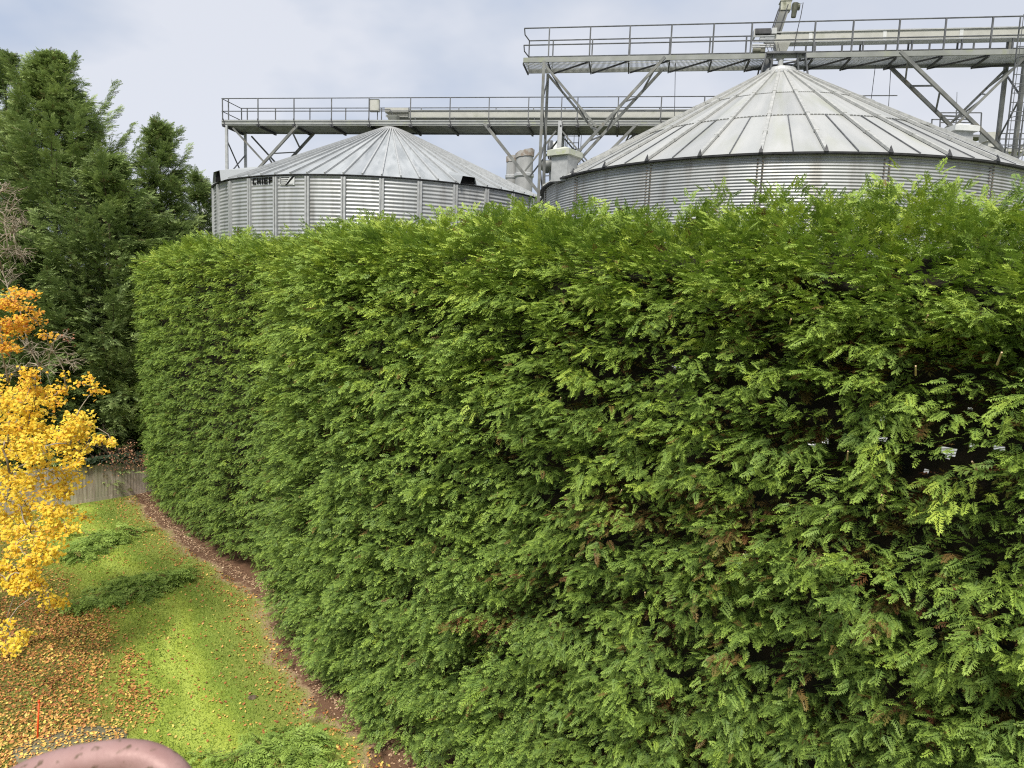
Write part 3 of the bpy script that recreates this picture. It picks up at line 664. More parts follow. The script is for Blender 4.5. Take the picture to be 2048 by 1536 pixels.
def truss(w, a, b, width, parent, r=.045, lace=4, name='brace'):
    """two parallel chords across the walkway's width with lacing between them"""
    mb = MB(); off = np.r_[w.v*width, 0]; a = np.array(a); b = np.array(b)
    mb.bar(a, b, r*2, r*2); mb.bar(a + off, b + off, r*2, r*2)
    for i in range(lace):
        p = a + (b-a)*(i+.5)/lace + (off if i % 2 else 0); q = a + (b-a)*(i+1.2)/lace + (0*off if i % 2 else off)
        mb.bar(p, q, r*1.1, r*1.1)
    each_bar(mb, name, M['beam'], parent) if lace < 1 else mb.build(name, M['beam'], parent)

# ---- near walkway over the right silo
wr = Walk((RX, RY), -math.atan2(2.82, 17.17)); V0, V1 = -.35, .95
zdR = float(wr.px(1560, 107, V0)[2]); uL = wr.uz(1047, 115, V0)[0]; uR = 11.5
walkR = thing('gantry_walkway', 'higher nearer steel catwalk with grating floor crossing above the pale roofed silo', 'walkway', (float(wr.p(uL, 0, 0)[0]), float(wr.p(uL, 0, 0)[1]), 0), 'catwalks over the silos')
mb = MB()
mb.bar(wr.p(uL, V0, zdR-.08), wr.p(uR, V0, zdR-.08), .06, .17); mb.build('side_beam', M['deck'], walkR)
mb = MB(); mb.bar(wr.p(uL, V1, zdR-.08), wr.p(uR, V1, zdR-.08), .06, .17); mb.build('side_beam', M['deck'], walkR)
mb = MB(); u = uL                                      # grating: thin bars across the deck
while u < uR:
    if abs(u) > .55: mb.bar(wr.p(u, V0+.03, zdR-.05), wr.p(u, V1-.03, zdR-.05), .024, .022)
    u += .046
for v in (.3,): mb.bar(wr.p(uL, v, zdR-.03), wr.p(uR, v, zdR-.03), .02, .03)
mb.build('floor_grating', M['white'], walkR)
postx = [1098, 1180, 1259, 1342, 1426, 1502, 1628, 1704, 1796, 1888, 1981]
us = [wr.uz(x, 85, V0)[0] for x in postx] + [uR]
railing(wr, walkR, uL, uR, us, V0, zdR-.15, 1.22)
railing(wr, walkR, uL, uR, us, V1, zdR-.15, 1.22)
mb = MB()
for l in (.5, 1.0): mb.tube([wr.p(uL, V0, zdR-.15+1.22*l), wr.p(uL-.08, (V0+V1)/2, zdR-.15+1.22*l - .0), wr.p(uL, V1, zdR-.15+1.22*l)], .024, 6)
mb.bar(wr.p(uL, V1, zdR), wr.p(uL, V1, zdR+1.07), .05)
mb.build('end_rail', M['rail'], walkR)
mb = MB()
for i, u in enumerate(us):
    if abs(u) < .7: continue
    mb.bar(wr.p(u, V0, zdR-.2), wr.p(u, V1, zdR-.2), .05, .07)
    if i+1 < len(us): mb.bar(wr.p(us[i]+.05, V1, zdR-.19), wr.p(us[i+1]-.05, V0, zdR-.19), .05, .05)
mb.bar(wr.p(uL, V0, zdR-.2), wr.p(uL, V1, zdR-.2), .05, .07)
each_bar(mb, 'cross_brace', M['dark'], walkR)
# conveyor trough on the walkway
zc = zdR + .52; mb = MB()
mb.bar(wr.p(-.35, .25, zc+.17), wr.p(uR, .25, zc+.17), .34, .33)
con = mb.build('conveyor_trough', M['cream'], walkR)
mb = MB(); mb.bar(wr.p(-.36, .25, zc+.35), wr.p(uR, .25, zc+.35), .42, .035)
mb.bar(wr.p(-.36, .25, zc), wr.p(uR, .25, zc), .42, .03); mb.build('trough_flange', M['stiff'], con)
mb = MB(); u = .9
while u < uR: mb.bar(wr.p(u, .25, zc+.17), wr.p(u+.12, .25, zc+.17), .37, .345); u += 1.6 + .9
each_bar(mb, 'trough_joint', M['white'], con)
mb = MB()
for u in np.arange(1.15, uR, 1.62):
    for v in (.07, .43): mb.bar(wr.p(u, v, zdR-.05), wr.p(u, v, zc), .05)
each_bar(mb, 'trough_leg', M['rail'], con)
# hopper, drive and spout at the silo's centre
head = thing('spout_machine', 'cream hopper with motor and tall leaning spout standing over the silo peak', 'machine', (RX, RY, zdR))
mb = MB(); b0, b1 = .36, .13
def ring(h, z, du=0): return [wr.p(du+i*h, .2+j*h, z) for i, j in ((-1, -1), (1, -1), (1, 1), (-1, 1))]
vs = ring(.27, zc-.02) + ring(.255, zc-.08) + ring(.13, zdR + .08) + ring(.12, zdR-.03)
fs = [(k*4+i, k*4+(i+1) % 4, (k+1)*4+(i+1) % 4, (k+1)*4+i) for k in range(3) for i in range(4)]
mb.add(vs, fs + [(0, 1, 2, 3), (12, 13, 14, 15)]); mb.build('hopper', M['cream'], head)
mb = MB()
A = wr.p(-.22, .25, zc+.30); B = wr.p(.02, .25, zc+1.22)
ax = np.r_[wr.u*.17, 0]; ay = np.r_[wr.v*.15, 0]; mb.bar(A, B, .3, .34, up=np.r_[wr.v, 0]); mb.build('spout', M['beam'], head)
mb = MB(); mb.bar(A + np.r_[wr.u*-.2, 0], B + np.r_[wr.u*-.2, .0], .03, .3, up=np.r_[wr.v, 0]); mb.bar(wr.p(-.14, .05, zc+.4), wr.p(.1, .05, zc+1.3), .03, .03); mb.build('spout_guard', M['dark'], head)
mb = MB(); mb.obox(wr.p(.03, .22, zc+1.27), ax*1.05, ay*1.15, (0, 0, .15)); mb.obox(wr.p(.03, .22, zc+1.435), ax*1.2, ay*1.3, (0, 0, .012)); mb.build('drive_box', M['grime2'], head)
mb = MB(); mb.tube([wr.p(.24, .05, zc+1.20), wr.p(.50, .05, zc+1.20)], .12, 14); mb.tube([wr.p(.34, -.02, zc+1.3), wr.p(.30, -.02, zc+.82)], [.11, .085], 10); mb.build('motor', M['grime'], head)
mb = MB(); mb.tube([wr.p(.46, 0, zc+1.25), wr.p(.6, 0, zc+1.32), wr.p(.56, 0, zc+.9), wr.p(.45, 0, zc+.2), wr.p(.4, 0, zdR)], .014, 6)
for k in range(4): mb.tube([wr.p(-.6+k*.14, -.1, zc-.05), wr.p(-.5+k*.13, -.2, zdR+.15), wr.p(-.35+k*.1, -.1, zdR-.02)], .012, 5)
mb.build('cable', M['dark'], head)
mb = MB()
mb.obox(wr.p(-.72, .1, zc+.36), np.r_[wr.u*.27, 0], ay*1.2, (0, 0, .09)); mb.build('belt_guard', M['dark'], head)
mb = MB()
for z_ in (.2, .02, -.1, -.17): mb.bar(wr.p(-1.05, -.02, zc+z_), wr.p(-.3, -.02, zc+z_), .05, .045)
mb.obox(wr.p(-.46, .12, zc+.1), np.r_[wr.u*.16, 0], ay, (0, 0, .13)); mb.obox(wr.p(-.32, .12, zc+.38), np.r_[wr.u*.09, 0], ay, (0, 0, .1))
mb.tube([wr.p(-.8, .05, zc+.1), wr.p(-.55, .05, zc+.1)], .09, 12)
mb.obox(wr.p(-1.0, .1, zc+.3), np.r_[wr.u*.03, 0], ay, (0, 0, .14))
mb.build('gearbox_frame', M['stiff'], head)
mb = MB(); mb.tube([wr.p(-1.02, .0, zdR+.22), wr.p(-.75, .0, zdR+.22)], .1, 12); mb.obox(wr.p(-.68, .1, zdR+.3), np.r_[wr.u*.1, 0], ay*.8, (0, 0, .12)); mb.build('gear_motor', M['grime'], head)
mb = MB(); mb.bar(wr.p(-.6, V0-.12, zdR-.02), wr.p(.75, V0-.12, zdR-.02), .2, .06)
mb.bar(wr.p(-.6, V1, zdR-.02), wr.p(.75, V1, zdR-.02), .2, .06)
for u in (-.6, -.35, .45, .72):
    for v in (V0-.1, .9): mb.bar(wr.p(u, v, zdR-.05), wr.p(u*1.25, v*.9, roofz(math.hypot(u*1.25, v*.9)) - .02), .05)
mb.bar(wr.p(-.55, V0-.1, zdR-.05), wr.p(-.2, .3, RA-.1), .05); mb.bar(wr.p(.7, V0-.1, zdR-.05), wr.p(.4, .2, RA-.1), .05)
mb.obox(wr.p(-.45, .1, zdR-.3), np.r_[wr.u*.16, 0], ay*1.4, (0, 0, .2)); mb.build('support_frame', M['rail'], head)
mb = MB(); mb.tube([wr.p(.02, .2, zdR-.03), wr.p(.02, .2, RA-.03)], .1, 12); mb.build('feed_pipe', M['white'], head)
# left support tower and braces
wid = V1 - V0
def post(w, x, y, v, name='tower_post', parent=None, r=.055):
    u, z = w.uz(x, y, v); mb = MB().bar(w.p(u, v, 0), w.p(u, v, z), r*2, r*2); mb.build(name, M['beam'], parent); return u
pu = post(wr, 1088, 122, V0, parent=walkR); 
mb = MB().bar(wr.p(pu, V1, 0), wr.p(pu, V1, zdR-.2), .11); mb.build('tower_post', M['beam'], walkR)
mb = MB(); z = zdR - .4; s = 0
while z > 12:
    mb.bar(wr.p(pu, V0 if s else V1, z), wr.p(pu, V1 if s else V0, z-1.15), .045); z -= 1.15; s ^= 1
mb.build('tower_lacing', M['rail'], walkR)
ul, zl = wr.uz(1330, 114, V0); ub, zb_ = wr.uz(1074, 385, V0); uv_, zv = wr.uz(1193, 254, V0)
truss(wr, wr.p(ul, V0, zl), wr.p(pu, V0, zb_ - .1), wid, walkR, .05, 7)
truss(wr, wr.p(pu, V0, zdR-.22), wr.p(uv_, V0, zv), wid, walkR, .04, 4)
# right tower, mirrored, with a caged ladder
pr = wr.uz(2035, 250, V0)[0]
for v in (V0, V1):
    MB().bar(wr.p(pr, v, 0), wr.p(pr, v, zdR+(.9 if v > 0 else -.2)), .12).build('tower_post', M['beam'], walkR)
mb = MB(); z = zdR - .4; s = 0
while z > 12:
    mb.bar(wr.p(pr, V0 if s else V1, z), wr.p(pr, V1 if s else V0, z-1.15), .045); z -= 1.15; s ^= 1
mb.build('tower_lacing', M['rail'], walkR)
ur, zr = wr.uz(1800, 103, V0); uk, zk = wr.uz(1912, 250, V0); ue, ze = wr.uz(2026, 322, V0)
truss(wr, wr.p(ur, V0, zr), wr.p(ue, V0, ze), wid, walkR, .055, 7)
truss(wr, wr.p(pr, V0, zdR-.25), wr.p(uk, V0, zk), wid, walkR, .04, 4)
truss(wr, wr.p(ue, V0, ze), wr.p(ue+2.8, V0, ze+2.6), wid, walkR, .04, 3)
lad = MB(); lu = pr - .28
for q in (-.22, .22): lad.bar(wr.p(lu+q, V0-.45, 10), wr.p(lu+q, V0-.45, zdR+.9), .035)
z = 11
while z < zdR: lad.bar(wr.p(lu-.22, V0-.45, z), wr.p(lu+.22, V0-.45, z), .022); z += .3
lo = lad.build('ladder', M['rail'], walkR)
cg = MB(); z = 12.3
while z < zdR + .8:
    ring_ = [wr.p(lu - .0 + .36*math.cos(a)*1.0, V0-.45 - .36 - .36*math.sin(a), z) for a in np.linspace(-.2, PI+.2, 9)]
    cg.tube([wr.p(lu+.22, V0-.45, z)] + ring_ + [wr.p(lu-.22, V0-.45, z)], .014, 5); z += .95
for a in (0.3, PI/2, PI-.3): cg.tube([wr.p(lu + .36*math.cos(a), V0-.81 - .36*math.sin(a), 12), wr.p(lu + .36*math.cos(a), V0-.81 - .36*math.sin(a), zdR+.8)], .012, 5)
cg.build('ladder_cage', M['rail'], lo)
for i, (x0, y0, x1, y1) in enumerate(((1351, 114, 1349, 232), (1751, 130, 1742, 202), (1784, 100, 1777, 216))):
    tag(MB().tube([wr.px(x0, y0, .5), wr.px(x1, y1, .5)], .012, 5).build('hanging_cable', M['dark']),
        ['thin dark cable hanging below the near catwalk left of the silo peak', 'faint thin cable hanging below the near catwalk right of the silo peak', 'darker thin cable hanging beside the right diagonal strut of the near catwalk'][i], 'cable', 'cables hanging from the near catwalk')

# ---- farther walkway over the left silo
wl = Walk((LX, LY), -math.atan2(3.36, 22.56)); A0, A1 = -.45, 1.45
zdL = float(wl.px(783, 240, A0)[2]); uA = wl.uz(444, 240, A0)[0]; uB = 24.0
walkL = thing('gantry_walkway', 'lower farther steel catwalk with solid grey deck crossing above the CHIEF silo', 'walkway', (float(wl.p(uA, 0, 0)[0]), float(wl.p(uA, 0, 0)[1]), 0), 'catwalks over the silos')
MB().bar(wl.p(uA, A0, zdL-.14), wl.p(uB, A0, zdL-.14), .08, .28).build('side_beam', M['deck'], walkL)
MB().bar(wl.p(uA, A1, zdL-.14), wl.p(uB, A1, zdL-.14), .08, .28).build('side_beam', M['deck'], walkL)
MB().bar(wl.p(uA, (A0+A1)/2, zdL-.20), wl.p(uB, (A0+A1)/2, zdL-.20), A1-A0-.08, .06).build('deck_plate', M['beam'], walkL)
mb = MB()
for z_ in (.06, .2): mb.bar(wl.p(uA, A0-.05, zdL-z_), wl.p(uB, A0-.05, zdL-z_), .03, .025)
mb.build('beam_lip', M['stiff'], walkL)
pxl = [445, 457, 516, 588, 663, 738, 821, 900, 978, 1057, 1123, 1155, 1236, 1322, 1408]
usl = [wl.uz(x, 220, A0)[0] for x in pxl]
railing(wl, walkL, uA, uB, usl, A0, zdL-.2, 1.28); railing(wl, walkL, uA, uB, usl, A1, zdL-.2, 1.28)
mb = MB()
for l in (.5, 1): mb.tube([wl.p(uA, A0, zdL-.2+1.28*l), wl.p(uA, A1, zdL-.2+1.28*l)], .024, 6)
mb.build('end_rail', M['rail'], walkL)
mb = MB()
for u in usl[2:] + [uA+.1]:
    c0, c1 = wl.p(u, A0-.1, zdL-.3), wl.p(u, A1+.05, zdL-.3); mb.bar(c0, c1, .09, .1)
    mb.bar(wl.p(u, A0-.07, zdL+.05), wl.p(u+.12, A0-.07, zdL-.36), .04, .04)
each_bar(mb, 'cross_brace', M['dark'], walkL)
zt_ = zdL + .28; mb = MB(); u0 = wl.uz(788, 222, .4)[0]
mb.bar(wl.p(u0-.1, .4, zt_+.17), wl.p(uB, .4, zt_+.17), .34, .34); con2 = mb.build('conveyor_trough', M['cream'], walkL)
mb = MB(); mb.bar(wl.p(u0-.3, .4, zt_+.36), wl.p(uB, .4, zt_+.36), .44, .04); mb.bar(wl.p(u0, .4, zt_-.01), wl.p(uB, .4, zt_-.01), .44, .04); mb.build('trough_flange', M['deck'], con2)
mb = MB(); mb.obox(wl.p(u0+.25, .3, zt_+.34), np.r_[wl.u*.62, 0], np.r_[wl.v*.26, 0], (0, 0, .11))
for z_ in (.2, .1, .02): mb.bar(wl.p(u0-.35, .12, zt_+z_), wl.p(u0+.85, .12, zt_+z_), .04, .03)
mb.build('end_box', M['cream'], con2)
mb = MB(); vs = []
for h_, z_ in ((.3, zt_+.02), (.26, zt_-.06), (.1, zdL-.12), (.1, zdL-.3)): vs += [wl.p(.1+i*h_, .0+j*h_, z_) for i, j in ((-1, -1), (1, -1), (1, 1), (-1, 1))]
mb.add(vs, [(k*4+i, k*4+(i+1) % 4, (k+1)*4+(i+1) % 4, (k+1)*4+i) for k in range(3) for i in range(4)]); mb.build('hopper', M['cream'], con2)
mb = MB()
for u in np.arange(u0+1.2, uB, 2.05):
    for v in (.2, .6): mb.bar(wl.p(u, v, zdL-.18), wl.p(u, v, zt_), .05)
each_bar(mb, 'trough_leg', M['rail'], con2)
ub1, zz = wl.uz(749, 211, A0+.1)
cab = tag(MB().obox(wl.p(ub1, A0+.14, zz), np.r_[wl.u*.24, 0], np.r_[wl.v*.1, 0], (0, 0, .3)).obox(wl.p(ub1, A0+.035, zz), np.r_[wl.u*.2, 0], np.r_[wl.v*.01, 0], (0, 0, .25)).build('control_cabinet', M['cream']),
    'small cream control cabinet on the railing of the farther catwalk', 'cabinet')
mb = MB(); mb.tube([wl.p(ub1+.25, A0+.14, zz-.2), wl.p(ub1+.7, 0, zz-.1), wl.p(ub1+.95, 0, zz-.5), wl.p(ub1+1.0, .1, zdL)], .02, 5); mb.bar(wl.p(ub1+.15, A0+.14, zz-.3), wl.p(ub1+.15, A0+.14, zdL), .04)
mb.build('cabinet_cable', M['rail'], cab)
# left end tower
tu = wl.uz(453.5, 300, A0)[0]
for v in (A0, A1): MB().bar(wl.p(tu, v, 0), wl.p(tu, v, zdL-.28), .13).build('tower_post', M['stiff'], walkL)
mb = MB(); mb.bar(wl.p(tu, A0, zdL-1.0), wl.p(tu, A1, zdL-2.9), .05); mb.bar(wl.p(tu, A1, zdL-1.4), wl.p(tu, A0, zdL-2.9), .05)
mb.bar(wl.p(tu, A0, zdL-3.1), wl.p(tu, A1, zdL-5), .05); mb.bar(wl.p(tu, A1, zdL-3.1), wl.p(tu, A0, zdL-5), .05); mb.build('tower_lacing', M['rail'], walkL)
wd = A1 - A0
q0 = wl.uz(596, 250, A0); q1 = wl.uz(518, 336, A0); dq = ((q1[0]-q0[0])*1.8, (q1[1]-q0[1])*1.8)
truss(wl, wl.p(q0[0], A0, q0[1]), wl.p(q0[0]+dq[0], A0, q0[1]+dq[1]), wd, walkL, .06, 6)
q0 = wl.uz(466, 256, A0); q1 = wl.uz(528, 324, A0); truss(wl, wl.p(q0[0], A0, q0[1]), wl.p(q1[0], A0, q1[1]), wd, walkL, .04, 0)
# middle tower
tm = wl.uz(1118, 300, A0)[0]
for v in (A0, A1): MB().bar(wl.p(tm, v, 0), wl.p(tm, v, zdL-.05), .2 if v < 0 else .16).build('tower_post', M['stiff'], walkL)
for (xa, ya, xb, yb, r_) in ((969, 247, 1078, 386, .075), (1274, 248, 1170, 352, .06)):
    q0 = wl.uz(xa, ya, A0); q1 = wl.uz(xb, yb, A0); truss(wl, wl.p(q0[0], A0, q0[1]), wl.p(q1[0], A0, q1[1]), wd, walkL, r_, 5)
for (xa, ya, xb, yb) in ((1112, 262, 1050, 342), (1124, 262, 1176, 324)):
    q0 = wl.uz(xa, ya, A0); q1 = wl.uz(xb, yb, A0); truss(wl, wl.p(q0[0], A0, q0[1]), wl.p(q1[0], A0, q1[1]), wd*.9, walkL, .035, 0)
lad = MB(); lu = wl.uz(1146, 280, A1+.4)[0]
for q in (-.3, .3): lad.bar(wl.p(lu+q, A1+.4, zdL-5), wl.p(lu+q, A1+.4, zdL+.9), .045)
z = zdL - 5
while z < zdL+.5: lad.bar(wl.p(lu-.3, A1+.4, z), wl.p(lu+.3, A1+.4, z), .03); z += .34
lo = lad.build('ladder', M['rail'], walkL); cg = MB()
for z in np.arange(zdL-4.5, zdL+.8, .9): cg.tube([wl.p(lu+.4*math.cos(a), A1+.4+.4*math.sin(a)+.3, z) for a in np.linspace(-PI/2, 1.5*PI, 13)], .02, 5)
for a in (0, PI/2, PI): cg.tube([wl.p(lu+.4*math.cos(a), A1+.7+.4*math.sin(a), zdL-4.8), wl.p(lu+.4*math.cos(a), A1+.7+.4*math.sin(a), zdL+.7)], .018, 5)
cg.build('ladder_cage', M['rail'], lo)

# ================================================================== works behind
def stack(px, w, ytop, ysplit, Y, label, tilt):
    c = pty(px, ytop, Y); r = w/2/F*Y*1.03; zt = c[2]; zs = pty(px, ysplit, Y)[2]
    s = thing('dust_stack', label, 'stack', (c[0], c[1], 0), 'twin grey stacks behind the silos')
    MB().lathe(c, [(r, 0), (r, zs), (r*.97, zs), (r*.97, zt-.25)], 28, True).build('shaft', M['concrete'], s, False)
    m_ = MB().lathe(c, [(r*1.02, zs-.35), (r*1.13, zs-.25), (r*1.13, zs-.05), (r*1.02, zs)], 28); m_.lathe(c, [(r*1.0, zs-3.3), (r*1.05, zs-3.25), (r*1.05, zs-3.1), (r*1.0, zs-3.05)], 28); m_.build('flange', M['stiff'], s)
    m_ = MB(); n = 24; vs = []
    for k in range(n):
        a = 2*PI*k/n; dz = tilt*math.cos(a)*r + .12*mnoise.noise(Vector((k*.7, r, 0)))
        vs += [(c[0]+r*1.06*math.cos(a), c[1]+r*1.06*math.sin(a), zt-.45+dz*.4), (c[0]+r*1.1*math.cos(a), c[1]+r*1.1*math.sin(a), zt+dz)]
    fs = [(2*k, 2*((k+1) % n), 2*((k+1) % n)+1, 2*k+1) for k in range(n)] + [tuple(2*k+1 for k in range(n))]
    m_.add(vs, fs).build('broken_rim', M['rust'], s)
stack(1024.5, 21, 313, 350, 58, 'narrower grey stack behind the silos, left of the twin', .0)
stack(1050, 33, 303, 347, 57, 'wider grey stack with crumbling rusty rim behind the silos', .28)
c = pty(1109, 300, 50); el = thing('elevator_tower', 'slim pale machinery tower with small platform between the two silos', 'tower', (c[0], c[1], 0))
zt = pty(1109, 283, 50)[2]
MB().lathe(c, [(.28, 0), (.28, zt-1.2), (.36, zt-1.1), (.36, zt-.6), (.2, zt-.5), (.2, zt-.1), (.02, zt)], 16).build('shaft', M['white'], el, True)
p = pty(1101, 300, 49.6); mb = MB().tube([p + [-.12, 0, 0], p + [.12, -.05, 0]], .62, 20); 
for v_ in mb.v[:]: pass
mb.build('fan_housing', M['rail'], el, True)
p = pty(1094, 331, 49.2); mb = MB().lathe(p, [(.1, p[2]-.5), (.55, p[2]-.2), (.6, p[2]+.1), (.5, p[2]+.25), (.05, p[2]+.3)], 14); mb.build('blower', M['beam'], el, True)
mb = MB()
for x_ in (1090, 1099, 1104): mb.bar(pty(x_, 300, 49), pty(x_, 400, 49), .07)
for y_ in (303, 312, 322, 336, 352, 368): mb.bar(pty(1088, y_, 49), pty(1106, y_-1, 49), .06)
mb.bar(pty(1098, 340, 49), pty(1112, 352, 49), .06)
mb.build('platform_frame', M['rail'], el)
# far silo at the left behind the trees
c = pty(421, 432, 62); fs_ = thing('small_silo', 'distant pale silo with steep cone, partly hidden behind the CHIEF silo', 'silo', (c[0], c[1], 0))
za = pty(421, 405, 62)[2]; ze_ = pty(421, 462, 62)[2]
MB().lathe(c, [(1.7, 0), (1.7, ze_), (1.75, ze_), (.5, za), (0, za+.1)], 22).build('shell', M['white'], fs_)
mb = MB()
for k in range(11):
    a = k*2*PI/11+.2; mb.bar((c[0]+1.78*math.cos(a), c[1]+1.78*math.sin(a), ze_+.02), (c[0]+.5*math.cos(a), c[1]+.5*math.sin(a), za+.03), .07)
mb.build('roof_rib', M['stiff'], fs_)
mb = MB()
for x_ in (402, 410, 424): mb.bar(pty(x_, 373, 61), pty(x_, 402, 61), .06)
for y_ in (373, 383, 395): mb.bar(pty(402, y_, 61), pty(428, y_+1, 61), .06)
mb.obox(pty(413, 389, 61.5), (.4, 0, 0), (0, .3, 0), (0, 0, .2))
mb.bar(pty(402, 398, 61), pty(428, 400, 61), .1); mb.build('top_railing', M['rail'], fs_)
# railed platform and conveyor housing behind the right silo
Yb = 46.0; pb = pty(1915, 262, Yb)
pf = thing('roof_platform', 'distant railed platform seen over the right slope of the pale roofed silo', 'platform', (pb[0], pb[1], 0))
mb = MB()
for x_, y0_, y1_ in ((1863, 239, 275), (1880, 226, 275), (1943, 240, 262), (1962, 226, 270)): mb.bar(pty(x_+1, y0_, Yb), pty(x_-1, y1_, Yb), .06)
for x0_, x1_, y_ in ((1881, 1963, 225.5), (1881, 1945, 245), (1863, 1940, 239), (1881, 1943, 259)): mb.bar(pty(x0_, y_, Yb), pty(x1_, y_, Yb), .06)
mb.build('railing', M['rail'], pf)
q0 = pty(1870, 276, Yb); q1 = pty(1965, 276, Yb); MB().bar(q0, q1, 1.2, .15).build('floor', M['beam'], pf)
mb = MB()
for q in (q0, q1): mb.bar((q[0], q[1], 0), (q[0], q[1], q[2]-.08), .2)
mb.build('leg', M['beam'], pf)
q = pty(1911, 300, Yb); tag(MB().tube([q, pty(1913, 220, Yb)], .04, 6).tube([pty(1913, 220, Yb), pty(1914, 184, Yb)], .018, 5).build('antenna', M['rail']), 'thin vertical antenna rising from the distant railed platform', 'antenna')
pb = pty(2000, 300, 44)
bw = thing('conveyor_housing', 'distant pale conveyor housing with railing at the right edge behind the silo', 'conveyor', (pb[0], pb[1], 0))
q0, q1 = pty(1958, 303, 44), pty(2075, 304, 44); mb = MB().bar(q0, q1, 1.2, .22); mb.bar(pty(1966, 276, 44), pty(1990, 275, 44), .8, .5); mb.bar(pty(1970, 288, 44), pty(1990, 288, 44), .6, .5); mb.build('housing', M['cream'], bw)
mb = MB()
for x_ in (1992, 2012, 2040, 2070): mb.bar(pty(x_+1, 267, 44), pty(x_-2, 303, 44), .07)
for y_ in (267, 278, 290): mb.bar(pty(1972 if y_ == 267 else 1992, y_, 44), pty(2075, y_, 44), .055)
mb.build('railing', M['rail'], bw)
mb = MB()
for q in (q0, q1): mb.bar((q[0], q[1], 0), (q[0], q[1], q[2]-.1), .25)
mb.build('leg', M['beam'], bw)

# ================================================================== fence
fence = thing('wooden_fence', 'weathered grey brown close board garden fence at the end of the lawn', 'fence', (-19, 28.6, 0))
F0 = np.array([-27.0, 20.6]); F1 = np.array([-20.2, 27.55]); F2 = np.array([-15.6, 32.6])
def fence_run(A, B, hgt):
    n = int(np.linalg.norm(B-A)/1.83); d = (B-A)/np.linalg.norm(B-A); nn = np.array([d[1], -d[0]])
    for k in range(n+1):
        p = A + (B-A)*k/n
        MB().bar((p[0]-nn[0]*.06, p[1]-nn[1]*.06, 0), (p[0]-nn[0]*.06, p[1]-nn[1]*.06, hgt-.1), .1, .1, up=(d[0], d[1], 0)).build('fence_post', M['fence'], fence)
        if k == n: break
        q = A + (B-A)*(k+1)/n; L_ = np.linalg.norm(q-p); m_ = MB(); nb_ = int(L_/.115)
        for j in range(nb_):
            c = p + d*(j+.5)*L_/nb_; tz = random.uniform(-.02, .015); g = gz(c[0], c[1])
            m_.obox((c[0], c[1], hgt/2+tz/2+.1+g/2), (d[0]*.056, d[1]*.056, 0), (nn[0]*.009 - d[0]*.003, nn[1]*.009, 0), (0, 0, hgt/2-.05+tz/2))
        m_.build('board_panel', M['fence'], fence)
        m_ = MB(); m_.bar((p[0], p[1], .12), (q[0], q[1], .12), .03, .16)
        m_.bar((p[0]-nn[0]*.03, p[1]-nn[1]*.03, hgt*.8), (q[0]-nn[0]*.03, q[1]-nn[1]*.03, hgt*.8), .04, .08); each_bar(m_, 'fence_rail', M['fence'], fence)
fence_run(F0, F1, 1.75); fence_run(F1, F2, 1.75)

